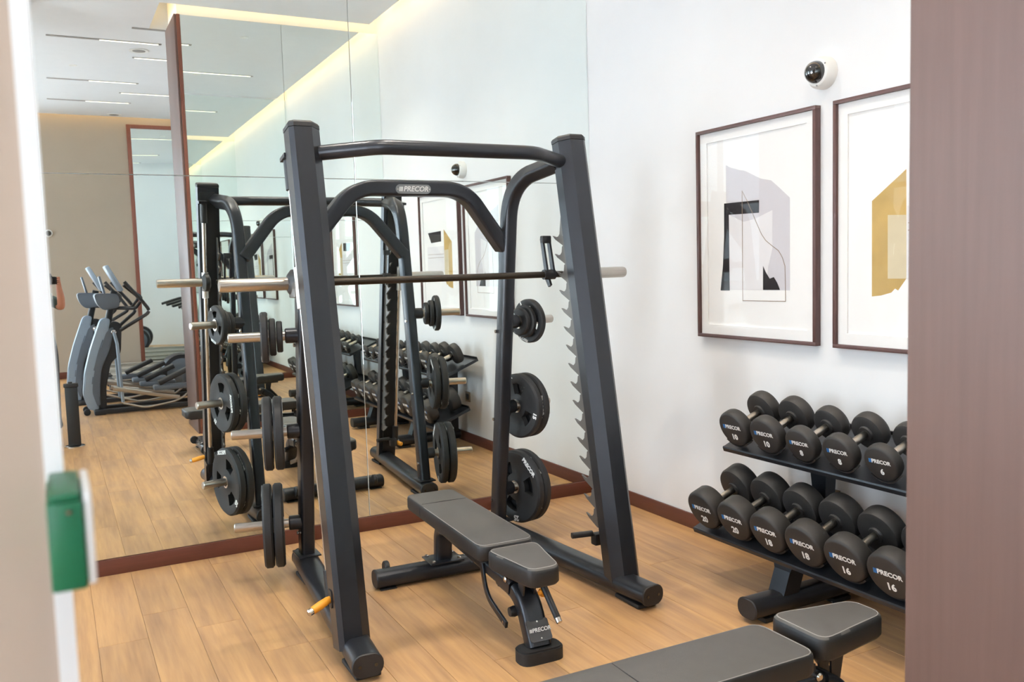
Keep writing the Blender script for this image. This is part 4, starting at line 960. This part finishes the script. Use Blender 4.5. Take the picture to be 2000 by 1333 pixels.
def make_treadmill(label, loc):
    t = thing('treadmill', label, 'exercise machine', loc, 0, 'treadmills in a row')
    X = lambda bm, n, m, par=t, sh=35: finish(n, bm, m, par, sh)
    bm = bmesh.new(); bx(bm, (0.0, -0.36, 0.05), (1.95, 0.36, 0.17), 0.012); X(bm, 'deck', 'machine_dark')
    bm = bmesh.new(); bx(bm, (0.04, -0.26, 0.171), (1.55, 0.26, 0.178), 0.002); X(bm, 'belt', 'belt')
    for s in (-1, 1):
        bm = bmesh.new(); bx(bm, (0.0, s*0.315-0.045, 0.171), (1.60, s*0.315+0.045, 0.196), 0.008); X(bm, 'side_rail', 'deck_rail')
        bm = bmesh.new(); sweep(bm, [(1.62, s*0.37, 0.10), (1.80, s*0.37, 1.22)], rrect(0.06, 0.10, 0.02)); X(bm, 'upright', 'machine_light')
        bm = bmesh.new(); sweep(bm, fillet([(1.79, s*0.36, 1.12), (1.50, s*0.36, 1.08), (1.20, s*0.36, 1.00)], 0.1, 5), circ(0.022, 12)); X(bm, 'handrail', 'machine_dark')
        bm = bmesh.new(); bx(bm, (-0.02, s*0.31-0.055, 0.04), (0.06, s*0.31+0.055, 0.20), 0.02); X(bm, 'end_cap', 'plastic_black')
        for x in (0.12, 1.85):
            bm = bmesh.new(); cyl(bm, (x, s*0.28, 0.0), (x, s*0.28, 0.055), 0.03, n=16); X(bm, 'foot', 'rubber')
    bm = bmesh.new(); prism(bm, round_poly([(1.56, 0.172), (1.62, 0.26), (1.78, 0.31), (1.95, 0.28), (2.0, 0.10), (1.96, 0.06), (1.56, 0.06)], 0.05), (0, 0, 0), (1, 0, 0), (0, 0, 1), (0, 1, 0), -0.34, 0.34); X(bm, 'motor_hood', 'machine_grey')
    bm = bmesh.new(); bx(bm, (-0.04, -0.36, -0.20), (0.04, 0.36, 0.20), 0.025, 3, Matrix.Translation(V((1.84, 0, 1.36))) @ Matrix.Rotation(0.45, 4, 'Y')); c = X(bm, 'console', 'machine_dark')
    bm = bmesh.new(); bx(bm, (-0.0425, -0.22, -0.12), (-0.0405, 0.22, 0.15), 0.0, 1, Matrix.Translation(V((1.84, 0, 1.36))) @ Matrix.Rotation(0.45, 4, 'Y')); X(bm, 'display', 'screen', c)
    return t
tm = make_treadmill('grey treadmill standing next to the second elliptical trainer', (0.62, -7.92, 0))
for y, n in ((-8.74, 'grey treadmill in the middle of the row'), (-9.56, 'grey treadmill closest to the far mirror')):
    c = copy_tree(tm); c.location = (0.62, y, 0); c['label'] = n

# ------------------------------------------------------------------ the photographer, seen in the mirror
pp = thing('person', 'person in a grey-green shirt raising a black camera with the right hand', 'person', (-0.13, -5.06, 0))
J = {}
def skin_body():
    joints = [('pelvis', (-0.13, -5.06, 0.88), 0.135), ('waist', (-0.13, -5.06, 1.0), 0.125), ('chest', (-0.13, -5.06, 1.17), 0.145), ('collar', (-0.13, -5.065, 1.31), 0.09), ('neck', (-0.125, -5.05, 1.385), 0.052), ('skull', (-0.12, -5.03, 1.44), 0.06),
        ('rsh', (0.03, -5.06, 1.29), 0.062), ('relb', (0.088, -4.965, 1.225), 0.040), ('rfore', (0.090, -4.915, 1.33), 0.038), ('rwri', (0.077, -4.885, 1.435), 0.027), ('rpalm', (0.072, -4.872, 1.485), 0.032),
        ('lsh', (-0.29, -5.06, 1.29), 0.062), ('lelb', (-0.30, -4.93, 1.13), 0.042), ('lfore', (-0.19, -4.87, 1.24), 0.038), ('lwri', (-0.07, -4.855, 1.375), 0.027), ('lpalm', (-0.035, -4.85, 1.418), 0.030),
        ('rhip', (-0.045, -5.06, 0.82), 0.092), ('rknee', (-0.03, -5.05, 0.47), 0.062), ('rank', (-0.02, -5.07, 0.09), 0.042), ('rtoe', (-0.005, -4.93, 0.045), 0.042),
        ('lhip', (-0.215, -5.06, 0.82), 0.092), ('lknee', (-0.23, -5.05, 0.47), 0.062), ('lank', (-0.24, -5.07, 0.09), 0.042), ('ltoe', (-0.25, -4.93, 0.045), 0.042)]
    edges = [('pelvis', 'waist'), ('waist', 'chest'), ('chest', 'collar'), ('collar', 'neck'), ('neck', 'skull'), ('collar', 'rsh'), ('rsh', 'relb'), ('relb', 'rfore'), ('rfore', 'rwri'), ('rwri', 'rpalm'), ('collar', 'lsh'), ('lsh', 'lelb'), ('lelb', 'lfore'), ('lfore', 'lwri'), ('lwri', 'lpalm'),
        ('pelvis', 'rhip'), ('rhip', 'rknee'), ('rknee', 'rank'), ('rank', 'rtoe'), ('pelvis', 'lhip'), ('lhip', 'lknee'), ('lknee', 'lank'), ('lank', 'ltoe')]
    def fing(pre, root, pts, r):
        prev = root
        for i, p in enumerate(pts):
            nm = '%s%d' % (pre, i); joints.append((nm, p, r*(1-0.12*i))); edges.append((prev, nm)); prev = nm
    # right hand closes round the camera's grip (grip at x .058-.07, y -4.89..-4.83)
    for k, z in enumerate((1.525, 1.506, 1.487, 1.470)):
        fing('rf%d' % k, 'rpalm', [(0.086, -4.852, z), (0.083, -4.826, z), (0.064, -4.818, z-0.002)], 0.0092)
    fing('rt', 'rpalm', [(0.066, -4.905, 1.50), (0.046, -4.916, 1.515)], 0.010)
    for k, x in enumerate((-0.052, -0.034, -0.016, 0.002)):
        fing('lf%d' % k, 'lpalm', [(x, -4.833, 1.424), (x+0.006, -4.818, 1.442), (x+0.008, -4.8165, 1.456)], 0.0088)
    fing('lt', 'lpalm', [(-0.058, -4.855, 1.44), (-0.052, -4.846, 1.462)], 0.0095)
    me = bpy.data.meshes.new('body'); idx = {j[0]: i for i, j in enumerate(joints)}
    me.from_pydata([V(j[1])-pp.location for j in joints], [(idx[a], idx[b]) for a, b in edges], [])
    o = bpy.data.objects.new('body', me); COL.objects.link(o)
    sk = o.modifiers.new('skin', 'SKIN'); sk.use_smooth_shade = True
    for i, j in enumerate(joints):
        v = me.skin_vertices[0].data[i]; v.radius = (j[2], j[2]); v.use_root = (j[0] == 'pelvis')
    su = o.modifiers.new('sub', 'SUBSURF'); su.levels = 2; su.render_levels = 2
    bpy.context.view_layer.update()
    m2 = bpy.data.meshes.new_from_object(o.evaluated_get(bpy.context.evaluated_depsgraph_get()))
    bpy.data.objects.remove(o)
    # head: egg-shaped skull with nose, ears, brow; same mesh as the body
    bm = bmesh.new(); bm.from_mesh(m2)
    hc = V((-0.105, -5.005, 1.515))-pp.location
    g = bmesh.ops.create_uvsphere(bm, u_segments=32, v_segments=24, radius=1.0)['verts']
    for v in g:
        x, y, z = v.co
        wd = 0.073*(1-0.20*max(0, -z)); v.co = V((x*wd, y*0.093*(1-0.10*max(0, -z)), z*0.112))
        p = v.co
        nose = math.exp(-((p.x/0.011)**2+((p.z+0.012)/0.022)**2))*(1 if p.y > 0.05 else 0); p.y += 0.020*nose
        eye = (math.exp(-(((p.x-0.03)/0.013)**2+((p.z-0.012)/0.009)**2))+math.exp(-(((p.x+0.03)/0.013)**2+((p.z-0.012)/0.009)**2)))*(1 if p.y > 0.03 else 0); p.y -= 0.007*eye
        mouth = math.exp(-((p.x/0.022)**2+((p.z+0.055)/0.006)**2))*(1 if p.y > 0.03 else 0); p.y -= 0.004*mouth
        v.co = p+hc
    for s in (-1, 1):
        e = bmesh.ops.create_uvsphere(bm, u_segments=12, v_segments=8, radius=1.0)['verts']
        for v in e: v.co = V((v.co.x*0.010+s*0.073, v.co.y*0.018-0.008, v.co.z*0.030-0.005))+hc
    for f in bm.faces:
        f.smooth = True; c = f.calc_center_median()+pp.location
        torso = c.z > 0.86 and c.z < 1.345 and -0.345 < c.x < 0.085 and c.y < -4.965
        f.material_index = 1 if torso else (2 if c.z <= 0.86 and c.z > 0.085 else (3 if c.z <= 0.085 else 0))
    m3 = bpy.data.meshes.new('body'); bm.to_mesh(m3); bm.free()
    for k in ('skin', 'shirt', 'trousers', 'hair'): m3.materials.append(MATS[k])
    b = bpy.data.objects.new('body', m3); COL.objects.link(b); b.parent = pp
    bm = bmesh.new(); g = bmesh.ops.create_uvsphere(bm, u_segments=32, v_segments=20, radius=1.0)['verts']
    for v in g:
        x, y, z = v.co; v.co = V((x*0.080, y*0.099-0.006, z*0.118+0.004))+hc
    dele = [v for v in bm.verts if (v.co-hc).y > 0.045-0.35*((v.co-hc).z-0.05) or ((v.co-hc).z < -0.055)]
    bmesh.ops.delete(bm, geom=dele, context='VERTS')
    bmesh.ops.solidify(bm, geom=bm.faces, thickness=0.008); finish('hair', bm, 'hair', pp, 60)
skin_body()
ph = thing('camera_body', 'black photo camera held up at the photographer\'s eye', 'camera', (0.0, -4.87, 1.455))
def PC(n, bm, m): bmesh.ops.translate(bm, verts=bm.verts, vec=-ph.location); return finish(n, bm, m, ph)
bm = bmesh.new(); bx(bm, (-0.068, -4.900, 1.458), (0.056, -4.862, 1.535), 0.008); PC('body', bm, 'plastic_black')
bm = bmesh.new(); bx(bm, (0.050, -4.898, 1.458), (0.072, -4.842, 1.532), 0.010, 3); PC('grip', bm, 'rubber')
bm = bmesh.new(); frustum(bm, (-0.004, -4.882, 1.533), (0.066, 0.05), (-0.004, -4.882, 1.566), (0.040, 0.036)); PC('viewfinder_hump', bm, 'plastic_black')
bm = bmesh.new(); lathe(bm, [(0.034, 0.0), (0.034, 0.02), (0.031, 0.024), (0.031, 0.036), (0.029, 0.040), (0.026, 0.040), (0.024, 0.034)], (0.0, -4.863, 1.497), (0, 1, 0), 32); PC('lens_barrel', bm, 'plastic_black')
